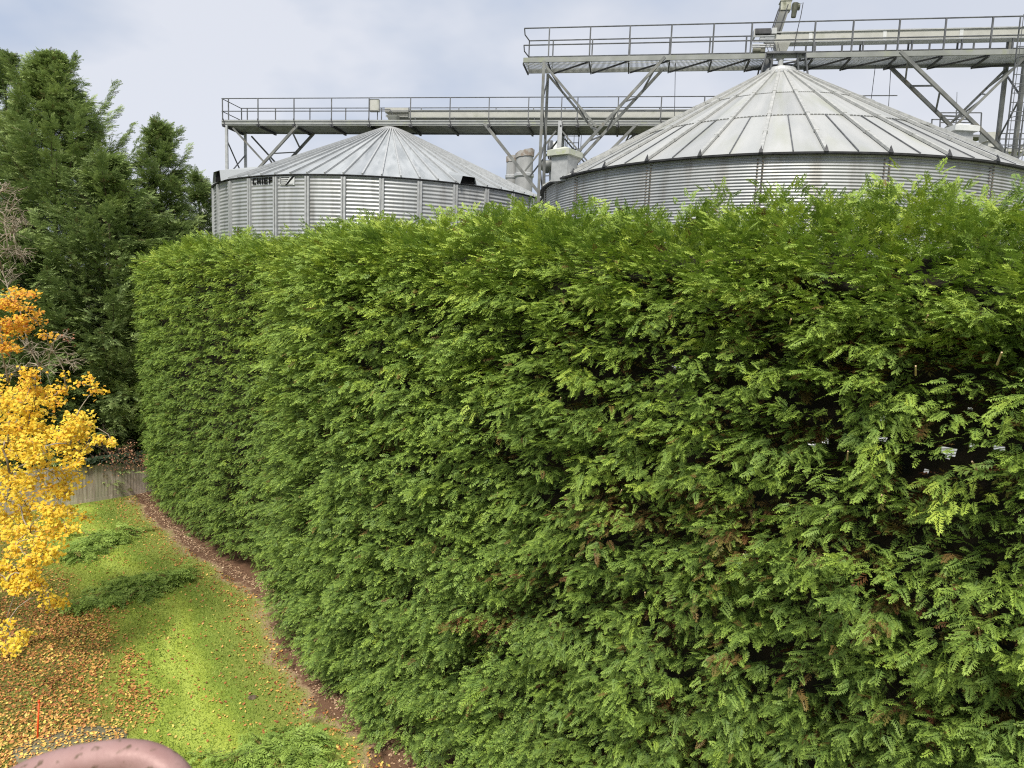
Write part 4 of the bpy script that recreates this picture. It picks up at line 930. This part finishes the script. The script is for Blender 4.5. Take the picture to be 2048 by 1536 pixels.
# ================================================================== conifers behind the fence
def conifer(base, Ht, rmax, nb, name, label, lean=(0, 0), skirt=.35, sl=.5, ns=13, tintb=.45, sparse=1., zlo=.3, pw=.75, spikes=8):
    bx, by = base; t = thing(name, label, 'tree', (bx, by, 0), 'tall conifers behind the fence')
    O, D, L_, tb = [], [], [], []; tw = MB(); nlimb = max(16, nb//10)
    for k in range(nlimb):
        f = (k + random.random())/nlimb; f = f**.9; z = zlo + (Ht - zlo)*f
        rr = rmax*min(1, ((1-f)/(1-skirt))**pw)*(random.uniform(.5, 1.05) if k % 8 else random.uniform(1.05, 1.3))*min(1, .3 + (1-f)/.16) + .1
        a = random.uniform(0, 2*PI); rise = .35 + .95*f
        cx_, cy_ = bx + lean[0]*f, by + lean[1]*f
        e_ = np.array([cx_ + math.cos(a)*rr, cy_ + math.sin(a)*rr, min(z, Ht-.3)]); o = np.array([cx_, cy_, max(.3, e_[2] - rise*rr)])
        dl = (e_ - o)/np.linalg.norm(e_ - o); tl = np.clip(tintb + random.gauss(0, .12), 0, 1)
        if k % 7 == 0: tw.tube([o, (o+e_)/2 - np.array([0, 0, .08*rr]), e_], [.05, .03, .012], 5)
        for j in range(13):
            t_ = .12 + .88*random.random()**.75; w = (1.15 - t_)*.38*rr**.5 + .05
            p = o + (e_-o)*t_ + np.array([random.gauss(0, w*.6), random.gauss(0, w*.6), random.gauss(0, w*.55)])
            dv = dl + np.array([random.gauss(0, .38), random.gauss(0, .38), random.gauss(.05, .22)])
            O.append(p); D.append(dv); L_.append(random.uniform(.45, .95)*(.55 + .2*rr)); tb.append(np.clip(tl + random.gauss(0, .08), 0, 1))
    for k in range(spikes):   # long upswept branch tips that break the outline
        f = .35 + .62*(k + random.random())/spikes; z = zlo + (Ht - zlo)*f; rr = rmax*min(1, ((1-f)/(1-skirt))**pw)
        a = random.uniform(0, 2*PI); o = np.array([bx + math.cos(a)*rr*.5, by + math.sin(a)*rr*.5, z - .6]); ln = random.uniform(1.0, 2.0)*(.6 + .15*rr)
        dl = np.array([math.cos(a)*(.9 - .3*f), math.sin(a)*(.9 - .3*f), .75]); dl /= np.linalg.norm(dl); st_ = rr*.5*.8
        for j in range(9):
            t_ = j/8; O.append(o + dl*(st_ + ln*t_) + np.array([0, 0, .25*t_*t_*ln]) + rng.normal(0, .10*(1.1-t_), 3)); D.append(dl + np.array([0, 0, .5*t_]) + rng.normal(0, .14, 3)); L_.append(.62 - .2*t_); tb.append(np.clip(tintb + .08, 0, 1))
        tw.tube([o, o + dl*(st_ + ln*.8)], [.03, .01], 5)
    for k in range(8):   # leader at the very top
        O.append(np.array([bx+lean[0]+random.gauss(0, .15), by+lean[1]+random.gauss(0, .15), Ht-1.3-random.random()*.8])); D.append(np.array([random.gauss(0, .16), random.gauss(0, .16), 1])); L_.append(1.2); tb.append(tintb+.1)
    O, D, L_, tb = map(np.array, (O, D, L_, tb))
    P, Dv, U, S, idx = plumes(O, D, L_, ns, np.full(len(O), sl), droop=.22, spread=60, lift=.1)
    foliage_obj('crown', [spray_mesh('con', P, Dv, U, S, np.clip(tb[idx]+rng.normal(0, .1, len(idx)), 0, 1), (rng.random(len(idx)) < .03)*.7)], M['conifer'], t)
    trk = MB().tube([(bx, by, 0), (bx+lean[0]*.5, by+lean[1]*.5, Ht*.5), (bx+lean[0], by+lean[1], Ht-.3)], [.22*Ht/20, .12*Ht/20, .02], 8).build('trunk', M['bark'], t, True)
    tw.build('branch', M['bark'], t)
def topz(px, py, Y): p = pty(px, py, Y); return (p[0], p[1]), p[2]
b_, h_ = topz(98, 112, 36.5); conifer(b_, h_, 7.2, 4800, 'conifer_tree', 'tallest dark green conifer behind the fence at the left', sl=.38, skirt=.28, pw=.82, tintb=.55, spikes=26)
b_, h_ = topz(318, 250, 38); conifer(b_, h_, 3.3, 1700, 'conifer_tree', 'slim ragged conifer at the right end of the tree group, beside the CHIEF silo', sl=.34, skirt=.25, tintb=.5, pw=.85, spikes=12)
b_, h_ = topz(8, 108, 40); conifer(b_, h_, 1.9, 900, 'conifer_tree', 'narrow dark conifer cut by the left edge of the picture, behind the tallest one', sl=.42, tintb=.3, pw=.7)
b_, h_ = topz(398, 352, 42); conifer(b_, h_, 3.0, 1000, 'conifer_tree', 'short thin conifer whose sprays overlap the left rim of the CHIEF silo', sl=.36, tintb=.32, pw=.8, ns=10)
b_, h_ = topz(215, 320, 34.0); conifer(b_, h_, 3.8, 2500, 'conifer_tree', 'lower bushy conifer directly behind the fence, left of the hedge end', sl=.4, skirt=.55, tintb=.42)
b_, h_ = topz(35, 470, 31.5); conifer(b_, h_, 3.0, 1300, 'conifer_tree', 'low dark conifer behind the fence beneath the bare twigs', sl=.4, skirt=.6, tintb=.4)
b_, h_ = topz(345, 450, 37.0); conifer(b_, h_, 3.0, 1200, 'conifer_tree', 'dark conifer just behind the far end of the hedge', sl=.4, skirt=.6, tintb=.34)

# ================================================================== leaves kit
def leaf_mesh(P, Nn, S, tint, shape='maple'):
    n = len(P); Nn = norm(Nn); X = norm(np.cross(Nn, rng.normal(0, 1, (n, 3)))); Y = np.cross(Nn, X)
    if shape == 'maple': T = np.array([(-.5, 0, 0), (-.28, .30, .04), (-.12, .62, -.1), (.16, .30, .03), (.62, .0, -.12), (.16, -.30, .03), (-.12, -.62, -.1), (-.28, -.30, .04)])
    elif shape == 'blade': T = np.array([(0, -.1, 0), (.5, -.07, 0), (1, 0, 0), (0, .1, 0)])
    else: T = np.array([(-.5, 0, .03), (0, .32, -.05), (.5, 0, .06), (0, -.32, -.05)])
    R = np.stack([X, Y, Nn], 1)*S[:, None, None]; V = np.einsum('vi,nij->nvj', T, R) + P[:, None]
    if shape == 'maple':
        f = np.array([(0, 7, 6, 5), (0, 5, 4, 3), (0, 3, 2, 1)])
    else: f = np.array([(0, 1, 2, 3)])
    k = len(T); Fc = (f[None] + (np.arange(n)*k)[:, None, None]).reshape(-1, 4)
    return V.reshape(-1, 3), Fc, np.repeat(tint, k)
def leaves_obj(name, P, Nn, S, tint, mat, parent=None, shape='maple'):
    V, Fc, ti = leaf_mesh(P, Nn, S, tint, shape); return link(name, npmesh(name, V, Fc, {'tint': ti}), mat, parent)

# ================================================================== autumn maple, trunk left of the frame
def broad_tree(name, label, cat, base, fork_z, blobs, leafmat, leafsize, per, tintf, seedv, barkmat, twig_r=.012, twigs=9, leafn=(0, 0, .8)):
    """limbs run from the trunk to every cluster; twigs and leaves fill the cluster"""
    r = random.Random(seedv); t = thing(name, label, cat, (base[0], base[1], 0))
    m_ = MB(); bx, by = base; top = Vector((bx, by, fork_z))
    m_.tube([(bx, by, 0), (bx+.1, by, fork_z*.5), (bx, by, fork_z), (bx+.2, by, fork_z*1.6)], [.22, .17, .12, .03], 9)
    m_.build('trunk', barkmat, t, True)
    m_ = MB(); LP, LT = [], []
    C = [Vector(pty(px, py, Y)) for (px, py, Y, rp, nl) in blobs]
    hub = Vector((bx, by, fork_z)); order = sorted(range(len(C)), key=lambda i: (C[i]-hub).length); par = {}
    for n_, i in enumerate(order):
        best = (((C[i]-hub).length)*1.15, -1)
        for j in order[:n_]:
            dj = (C[i]-C[j]).length + (C[j]-hub).length*.35
            if dj < best[0]: best = (dj, j)
        par[i] = best[1]
    load = {i: 1 for i in order}
    for i in reversed(order):
        if par[i] >= 0: load[par[i]] += load[i]
    for (px, py, Y, rp, nl), i in zip(blobs, range(len(blobs))):
        cv = C[i]; rad = rp/F*Y
        st = hub if par[i] < 0 else C[par[i]]
        w1 = .005 + .0045*math.sqrt(load[i]); mid = (st+cv)/2 + Vector((r.gauss(0, .08), r.gauss(0, .08), r.uniform(-.05, .22)))
        q1 = (st+mid)/2 + Vector((r.gauss(0, .04), r.gauss(0, .04), .05)); q2 = (cv+mid)/2 + Vector((r.gauss(0, .04), r.gauss(0, .04), .03))
        m_.tube([st, q1, mid, q2, cv], [w1*1.25, w1*1.15, w1, w1*.9, w1*.75], 6)
        nt_ = max(3, int(twigs*rad))
        for k in range(nt_):
            d = Vector((r.gauss(0, 1), r.gauss(0, 1), r.gauss(0, .72))).normalized()*rad*r.uniform(.6, 1.35)
            if k > 2 and r.random() < .7:
                s0 = r.choice(tips); e0 = s0 + (d*.55 + (s0-cv)*.35); e0 = cv + (e0-cv)*min(1, 1.4*rad/max((e0-cv).length, .01))
            else:
                if k == 0: tips = []
                s0 = q2.lerp(cv, r.uniform(.0, 1.0)); e0 = cv + d + Vector((.06, 0, -.05*rad))
            tips.append(s0.lerp(e0, r.uniform(.4, .8))); m0 = (s0+e0)/2 + Vector((r.gauss(0, .05), r.gauss(0, .05), r.uniform(0, .1)))
            m_.tube([s0, m0, e0], [twig_r, twig_r*.7, twig_r*.35], 4, False)
            for q in range(int(nl*per/nt_)):
                f = r.uniform(.2, 1.05); p = (m0.lerp(e0, f*2-1) if f > .5 else s0.lerp(m0, f*2)); LP.append(p + Vector((r.gauss(0, .13), r.gauss(0, .13), r.gauss(0, .10) - .03))*max(.6, rad*1.9)); LT.append(tintf(px, py, r))
    m_.build('branch', barkmat, t, True)
    if LP:
        P = np.array([tuple(p) for p in LP]); leaves_obj('crown', P, np.array(leafn) + rng.normal(0, .5, (len(P), 3)) + np.array([.1, -.6, 0]), rng.uniform(.7, 1.2, len(P))*leafsize, np.array(LT), leafmat, t)
    return t
def mt(px, py, r):
    base = .78 if py > 730 else .42
    if py > 700 and py < 800: base = .6
    return min(1, max(0, base + r.gauss(0, .14) - (.25 if r.random() < .12 else 0)))
MB_ = []
rr_ = random.Random(5)
for (px, py, rp, nl) in [(20, 610, 28, 80), (40, 590, 18, 40), (10, 650, 30, 90), (55, 640, 18, 45), (70, 622, 14, 22), (40, 655, 16, 30), (8, 590, 20, 40), (88, 665, 10, 14), (20, 700, 18, 40), (5, 690, 16, 30),
        (20, 775, 40, 130), (65, 765, 30, 90), (15, 815, 42, 150), (70, 815, 34, 110), (110, 790, 26, 55), (130, 770, 16, 24), (165, 768, 12, 16), (192, 782, 13, 22), (55, 860, 40, 130), (15, 890, 34, 110), (110, 862, 34, 110),
        (150, 840, 26, 70), (180, 858, 24, 60), (205, 880, 16, 30), (225, 885, 9, 12), (140, 890, 34, 110), (95, 905, 34, 110), (60, 925, 32, 100), (165, 905, 24, 60), (20, 950, 34, 110), (70, 965, 30, 90), (112, 950, 26, 70),
        (135, 985, 22, 60), (118, 975, 22, 50), (15, 1000, 30, 90), (55, 1015, 28, 80), (95, 1025, 28, 80), (130, 1035, 22, 55), (150, 1030, 14, 30), (170, 1040, 8, 10), (20, 1060, 28, 80), (60, 1065, 26, 70), (100, 1065, 24, 60), (135, 1062, 14, 24), (75, 1090, 20, 40),
        (30, 1095, 20, 40), (90, 1115, 18, 40), (110, 1108, 12, 22), (70, 1130, 20, 50), (40, 1150, 24, 80), (15, 1165, 24, 80), (60, 1160, 22, 60), (85, 1165, 10, 18), (5, 1140, 20, 50), (85, 1195, 10, 16), (118, 1208, 13, 28), (100, 1205, 8, 12),
        (10, 1260, 16, 24), (55, 1272, 14, 24), (30, 1290, 16, 24), (8, 1300, 20, 30), (5, 900, 30, 60), (-40, 850, 50, 120), (-40, 980, 50, 120), (-40, 1120, 50, 120), (-40, 640, 40, 80), (-50, 750, 40, 60)]:
    MB_.append((px, py, 17.5 + rr_.uniform(-1.6, 1.2) - (py-700)/500, rp*1.3, nl))
for (cx_, cy_, cz_) in [(-15.5, 15.5, 6.5), (-14.2, 16.4, 7.2), (-15.9, 16.6, 7.9), (-14.9, 14.8, 8.2), (-16.6, 15.2, 7.0), (-15.2, 17.2, 6.0), (-14.0, 15.2, 5.6), (-16.2, 16.2, 5.6), (-13.9, 14.6, 6.8), (-16.9, 16.3, 8.4), (-15.2, 15.9, 9.3)]:
    x_, y_, d_ = proj([(cx_, cy_, cz_)]); MB_.append((float(x_[0]), float(y_[0]), cy_, 62, 110))
broad_tree('maple_tree', 'yellow and orange autumn tree reaching in from the left edge over the lawn', 'tree', (-14.8, 15.8), 4.2, MB_, M['maple'], .078, 2.5, mt, 3, M['pale_bark'], twig_r=.007, twigs=13)
# almost bare tree above it
bb = [(px, py, 20.5 + rr_.uniform(-1, 1), rp, 2) for px, py, rp in [(5, 380, 30), (20, 410, 30), (10, 440, 34), (30, 465, 34), (15, 500, 34), (45, 510, 28), (5, 540, 30), (40, 440, 20), (-20, 420, 40), (-20, 500, 40), (60, 700, 30), (110, 700, 34), (80, 735, 34), (140, 725, 24), (40, 740, 30), (130, 670, 16)]]
broad_tree('bare_tree', 'nearly leafless pale twiggy tree at the left edge, above the orange leaves', 'tree', (-17.2, 18.0), 5.5, bb, M['brownleaf'], .07, 9, lambda a, b, r: r.random(), 9, M['pale_bark'], twig_r=.011, twigs=75)
# withered shrub leaning over the fence
bb = [(px, py, 29.0 + rr_.uniform(-.6, .3), rp, nl) for px, py, rp, nl in [(215, 905, 26, 30), (245, 900, 26, 50), (265, 912, 20, 50), (235, 925, 26, 40), (255, 935, 20, 30), (280, 925, 14, 20), (150, 880, 24, 10), (190, 890, 24, 14), (210, 870, 22, 14)]]
b0 = ptz(238, 1003, 0)
broad_tree('withered_shrub', 'brown withered shrub with bare twigs leaning over the fence beside the hedge end', 'shrub', (b0[0]-.3, b0[1]+1.0), 1.4, bb, M['brownleaf'], .06, 1.5, lambda a, b, r: r.random()*.9, 21, M['bark'], twig_r=.009, twigs=50)
# ivy on the fence top
n = 1500; f = rng.uniform(0, 1, n); dF = F2 - F1
base = F1[None] + dF[None]*(.36 + .62*f)[:, None]; nn = np.array([dF[1], -dF[0]])/np.linalg.norm(dF)
hang = .25 + .75*np.clip((f-.25)*1.4, 0, 1)*np.array([.6+.6*mnoise.noise(Vector((q*9, 0, 2))) for q in f])
zz = 1.95 - rng.random(n)**1.3*hang*1.1; P = np.c_[base + nn[None]*(rng.uniform(-.12, .22, n))[:, None], zz + .05]
ivy = thing('ivy', 'dark ivy hanging over the top of the fence beside the hedge end', 'climbing plant', (float(P[:, 0].mean()), float(P[:, 1].mean()), 1.7))
leaves_obj('leaves', P, np.c_[np.tile(nn*.8, (n, 1)), np.full(n, .6)] + rng.normal(0, .4, (n, 3)), rng.uniform(.09, .16, n), rng.random(n), M['ivy'], ivy)
m_ = MB()
for k in range(14):
    p = F1 + dF*(.4+.58*random.random()); m_.tube([(p[0]+nn[0]*.05, p[1]+nn[1]*.05, 1.9), (p[0]+nn[0]*.08+random.gauss(0, .1), p[1]+nn[1]*.08, 1.3)], [.01, .006], 5)
m_.build('stem', M['bark'], ivy)

# ================================================================== lawn dressing
def inside_lawn(P):
    d = hedge_dist(P); e1 = ((P[:, 0]-F1[0])*(F2-F1)[1] - (P[:, 1]-F1[1])*(F2-F1)[0]); e0 = ((P[:, 0]-F0[0])*(F1-F0)[1] - (P[:, 1]-F0[1])*(F1-F0)[0])
    x, y, dep = proj(np.c_[P[:, 0], P[:, 1], np.zeros(len(P))])
    return (d > .05) & (e1 > .03) & (e0 > .03) & (x > -260) & (x < 1000) & (y < 1750) & (P[:, 1] > 6), d, x, y
def zg(P): return np.array([gz(a, b) for a, b in P[:, :2]]) + .06
n = 330000; P = np.c_[rng.uniform(-26, 1, n), rng.uniform(8, 33, n)]
k, d, x, y = inside_lawn(P); P, d, x, y = P[k], d[k], x[k], y[k]
k = rng.random(len(P)) < np.clip(.45 + (d-.2)*.6, .3, 1); P, d = P[k], d[k]; n = len(P)
g_t = np.clip(.5 + .16*np.sin(d*2*PI/1.9 + 1.0) + rng.normal(0, .24, n) + .3*np.array([mnoise.noise(Vector((a*.7, b*.7, 0))) for a, b in P]) - .25*np.clip(d-4.8, 0, 1), 0, 1)
D_ = np.c_[rng.normal(0, .7, (n, 2)), np.full(n, 1.)]; D_ = norm(D_); X = norm(np.cross(D_, rng.normal(0, 1, (n, 3))))
h_ = rng.uniform(.04, .10, n); w_ = rng.uniform(.008, .018, n); B = np.c_[P, zg(P) - .01]
V = np.stack([B - X*w_[:, None], B + X*w_[:, None], B + D_*h_[:, None]], 1).reshape(-1, 3)
me = npmesh('grass_blades', V, np.arange(n*3).reshape(-1, 3), {'tint': np.repeat(g_t, 3)})
tag(link('grass_blades', me, M['grass']), 'short mown lawn grass between the leaf litter and the hedge', 'grass', kind='stuff')
# fallen leaves
n = 420000; P = np.c_[rng.uniform(-26, 1, n), rng.uniform(8, 33, n)]
k, d, x, y = inside_lawn(P); P, d = P[k], d[k]
pat = np.array([fb(a*.5, b*.5, 1.7, 3) for a, b in P])
dens = np.clip((d - 3.15 + pat*1.1)/1.1, 0, 1)*np.clip(1 - (P[:, 1]-19.5)/4, .16, 1)*np.clip(.72 + pat*.6, .1, 1) + .045 + .10*(d < 1.0)
lanes = np.exp(-((d-4.0 + (P[:, 1]-16)*.1)/.22)**2)*.75; dens = dens*(1-lanes)
k = rng.random(len(P)) < dens*.72; P, d = P[k], d[k]; n = len(P)
tl = np.clip(.52 + rng.normal(0, .26, n) + .25*np.array([mnoise.noise(Vector((a*.4, b*.4, 5))) for a, b in P]) + .12*(P[:, 1] < 14.5), 0, 1)
leaves_obj('fallen_leaves', np.c_[P, zg(P) + rng.uniform(.015, .05, n)], np.array([0, 0, 1.]) + rng.normal(0, .35, (n, 3)), rng.uniform(.045, .10, n), tl, M['litter'], None, 'oval')
tag(bpy.data.objects['fallen_leaves'], 'brown and yellow fallen leaves scattered over the left of the lawn', 'leaf litter', kind='stuff')
# brown needle litter at the hedge foot
n = 5000; uu = rng.uniform(0, HL, n); Pb, nn_, _, _ = hedge_pt(uu, np.full(n, .2)); o2 = -np.abs(rng.normal(0, .42, n)) 
P = Pb[:, :2] + norm(nn_[:, :2])*(rng.normal(.06, .14, n))[:, None]
x, y, dep = proj(np.c_[P, np.zeros(n)]); k = (x < 1050) & (y < 1750); P = P[k]; n = len(P)
leaves_obj('needle_litter', np.c_[P, zg(P) + rng.uniform(.0, .03, n)], np.array([0, 0, 1.]) + rng.normal(0, .4, (n, 3)), rng.uniform(.03, .09, n), np.clip(rng.normal(.45, .3, n), 0, 1), M['needles'], None, 'oval')
tag(bpy.data.objects['needle_litter'], 'reddish brown dry needle litter along the foot of the hedge', 'needle litter', kind='stuff')
# cut frond heaps
def heap(blobs, label, mat=M['cut'], sl=.42):
    P0 = np.array([ptz(b[0], b[1], .05) for b in blobs]); c0 = P0.mean(0)
    t = tag(bpy.data.objects.new('cuttings_heap', None), label, 'cuttings', 'heaps of cut branches on the lawn'); COL.objects.link(t); t.location = (c0[0], c0[1], 0)
    O, D = [], []
    for (px, py, rx, nh) in blobs:
        c = ptz(px, py, .05)
        for k in range(nh):
            a = random.uniform(0, 2*PI); r_ = abs(random.gauss(0, .42))*rx; z = max(.04, .32*math.exp(-(r_/rx)**2)*random.random()*rx)
            O.append(c + [math.cos(a)*r_, math.sin(a)*r_*.8, z]); aa = random.gauss(-.9, .8); D.append([math.cos(aa), math.sin(aa), random.gauss(.08, .18)])
    O = np.array(O); D = np.array(D)
    P, Dv, U, S, idx = plumes(O, D, rng.uniform(.35, .8, len(O)), 9, np.full(len(O), sl), droop=.15)
    P[:, 2] = np.maximum(P[:, 2], .08)
    foliage_obj('fronds', [spray_mesh('mid', P, Dv, U, S, np.clip(.95 + rng.normal(0, .25, len(idx)), 0, 1), (rng.random(len(idx)) < .03)*.8)], mat, t)
    m_ = MB()
    for k in range(0, len(O), 4): m_.tube([O[k], O[k] + norm(D[k][None])[0]*.5], [.008, .004], 5)
    m_.build('cut_branch', M['bark'], t)
heap([(150, 1108, .7, 26), (185, 1090, .8, 34), (215, 1078, .8, 40), (240, 1065, .6, 30), (165, 1112, .5, 18)], 'far heap of cut green branches on the lawn beyond the yellow leaves')
heap([(240, 1170, .7, 22), (280, 1165, .8, 42), (325, 1160, .7, 34), (290, 1185, .6, 22), (180, 1208, .6, 12), (210, 1200, .6, 12), (345, 1155, .5, 12)], 'broad heap of cut green branches across the middle of the lawn')
heap([(520, 1500, .7, 60), (570, 1500, .6, 50), (480, 1520, .55, 40), (600, 1480, .35, 20), (540, 1560, .8, 60), (620, 1545, .4, 20)], 'near heap of cut green branches at the bottom edge beside the hedge', sl=.3)
# orange marker stake
p0 = ptz(74, 1484, .05); p1 = pty(78, 1403, p0[1]); st = thing('marker_stake', 'thin orange red marker stake upright in the fallen leaves', 'stake', tuple(p0))
MB().tube([p0 - [0, 0, .1], p1], [.02, .016], 8).build('shaft', M['orange'], st, True)
MB().tube([p1 - [0, 0, .02], p1 + [0, 0, .03]], [.024, .022], 8).build('cap', M['orange'], st, True)
# old slab in the leaves behind the rail
pc = ptz(150, 1492, .06); m_ = MB(); n = 26; vs = []
for j, (s, z) in enumerate(((1.04, -.02), (1.0, .05), (.93, .085), (0, .1))):
    for k in range(n):
        a = 2*PI*k/n; rr = s*(1 + .06*mnoise.noise(Vector((math.cos(a)*2, math.sin(a)*2, 4)))); vs.append((pc[0] + 1.0*rr*math.cos(a) - .1, pc[1] + .62*rr*math.sin(a) + .25*rr*math.cos(a), .04+z))
m_.add(vs, [(i*n+k, i*n+(k+1) % n, (i+1)*n+(k+1) % n, (i+1)*n+k) for i in range(3) for k in range(n)])
tag(m_.build('ground_slab', M['slab'], None, True), 'flat grey brown slab strewn with leaves, just behind the red rail', 'slab')
n = 520; a = rng.uniform(0, 2*PI, n); q = np.sqrt(rng.random(n)); P = np.c_[pc[0] + 1.0*q*np.cos(a) - .1, pc[1] + .6*q*np.sin(a) + .22*q*np.cos(a), np.full(n, .16)]
sl_o = leaves_obj('slab_leaves', P, np.array([0, 0, 1.]) + rng.normal(0, .25, (n, 3)), rng.uniform(.05, .09, n), np.clip(rng.normal(.75, .2, n), 0, 1), M['litter'], None, 'oval')
tag(sl_o, 'pale fallen leaves lying on the grey slab', 'leaf litter', kind='stuff')
def lump(name, px, py, r, hgt, mat, label, cat):
    c = ptz(px, py, .05); m_ = MB(); n = 14; vs = []
    for j, (s, z) in enumerate(((1.05, -.05), (.95, .25), (.75, .7), (.4, .95), (0, 1))):
        for k in range(n):
            a = 2*PI*k/n; rr = r*s*(1 + .3*mnoise.noise(Vector((math.cos(a)+px, math.sin(a), j*.5)))); vs.append((c[0]+rr*math.cos(a), c[1]+rr*math.sin(a)*.8, c[2]+z*hgt*(1+.2*mnoise.noise(Vector((k*.9, j, px))))))
    m_.add(vs, [(i*n+k, i*n+(k+1) % n, (i+1)*n+(k+1) % n, (i+1)*n+k) for i in range(4) for k in range(n)])
    tag(m_.build(name, mat, None, True), label, cat)
lump('soil_mound', 505, 1397, .14, .06, M['soil'], 'small brown molehill in the lawn near the hedge', 'molehill')
lump('stone', 598, 1533, .13, .1, M['stone'], 'dark stone at the bottom edge between the cut branches and the hedge', 'stone')
lump('stone', 567, 1340, .05, .03, M['stub'], 'tiny pale stone on the dry litter by the hedge foot', 'stone')

# ================================================================== lift platform rail in the foreground
rail = thing('platform_rail', 'worn pinkish red rounded guard rail of the lift basket in the bottom left corner', 'guard rail', (-.42, .75, H - 1.75))
path = []
kp = [(-70, 1640, .80), (10, 1575, .80), (90, 1537, .79), (180, 1518, .79), (255, 1511, .79), (300, 1518, .79), (340, 1540, .78), (368, 1580, .78), (385, 1640, .77), (395, 1760, .76)]
for x_, y_, Y_ in kp: path.append(pty(x_, y_, Y_))
P = np.array(path); 
for _ in range(3):
    Q = np.empty((2*len(P)-1, 3)); Q[::2] = P; Q[1::2] = (P[:-1] + P[1:])/2; Q[1:-1] = (Q[:-2] + 2*Q[1:-1] + Q[2:])/4; P = Q
end = P[-1].copy(); P = np.vstack([P, [end + [0, 0, -.3], end + [0, 0, -.9]]])
MB().tube(list(P), .0195, 18).build('top_tube', M['lift'], rail, True)
s = P[0].copy()
MB().tube([s, s + np.array([-.15, 0, -.05]), s + np.array([-.18, 0, -.9])], .0195, 14).build('side_tube', M['lift'], rail, True)
zf = float(P[-1][2])
MB().tube([s + np.array([-.16, 0, -.45]), P[-2] + [0, 0, -.1]], .014, 12).build('mid_tube', M['lift'], rail, True)
MB().obox((s[0]*.5 + end[0]*.5 - .05, .45, zf - .03), (.42, 0, 0), (0, .36, 0), (0, 0, .02)).build('platform_floor', M['lift'], rail)
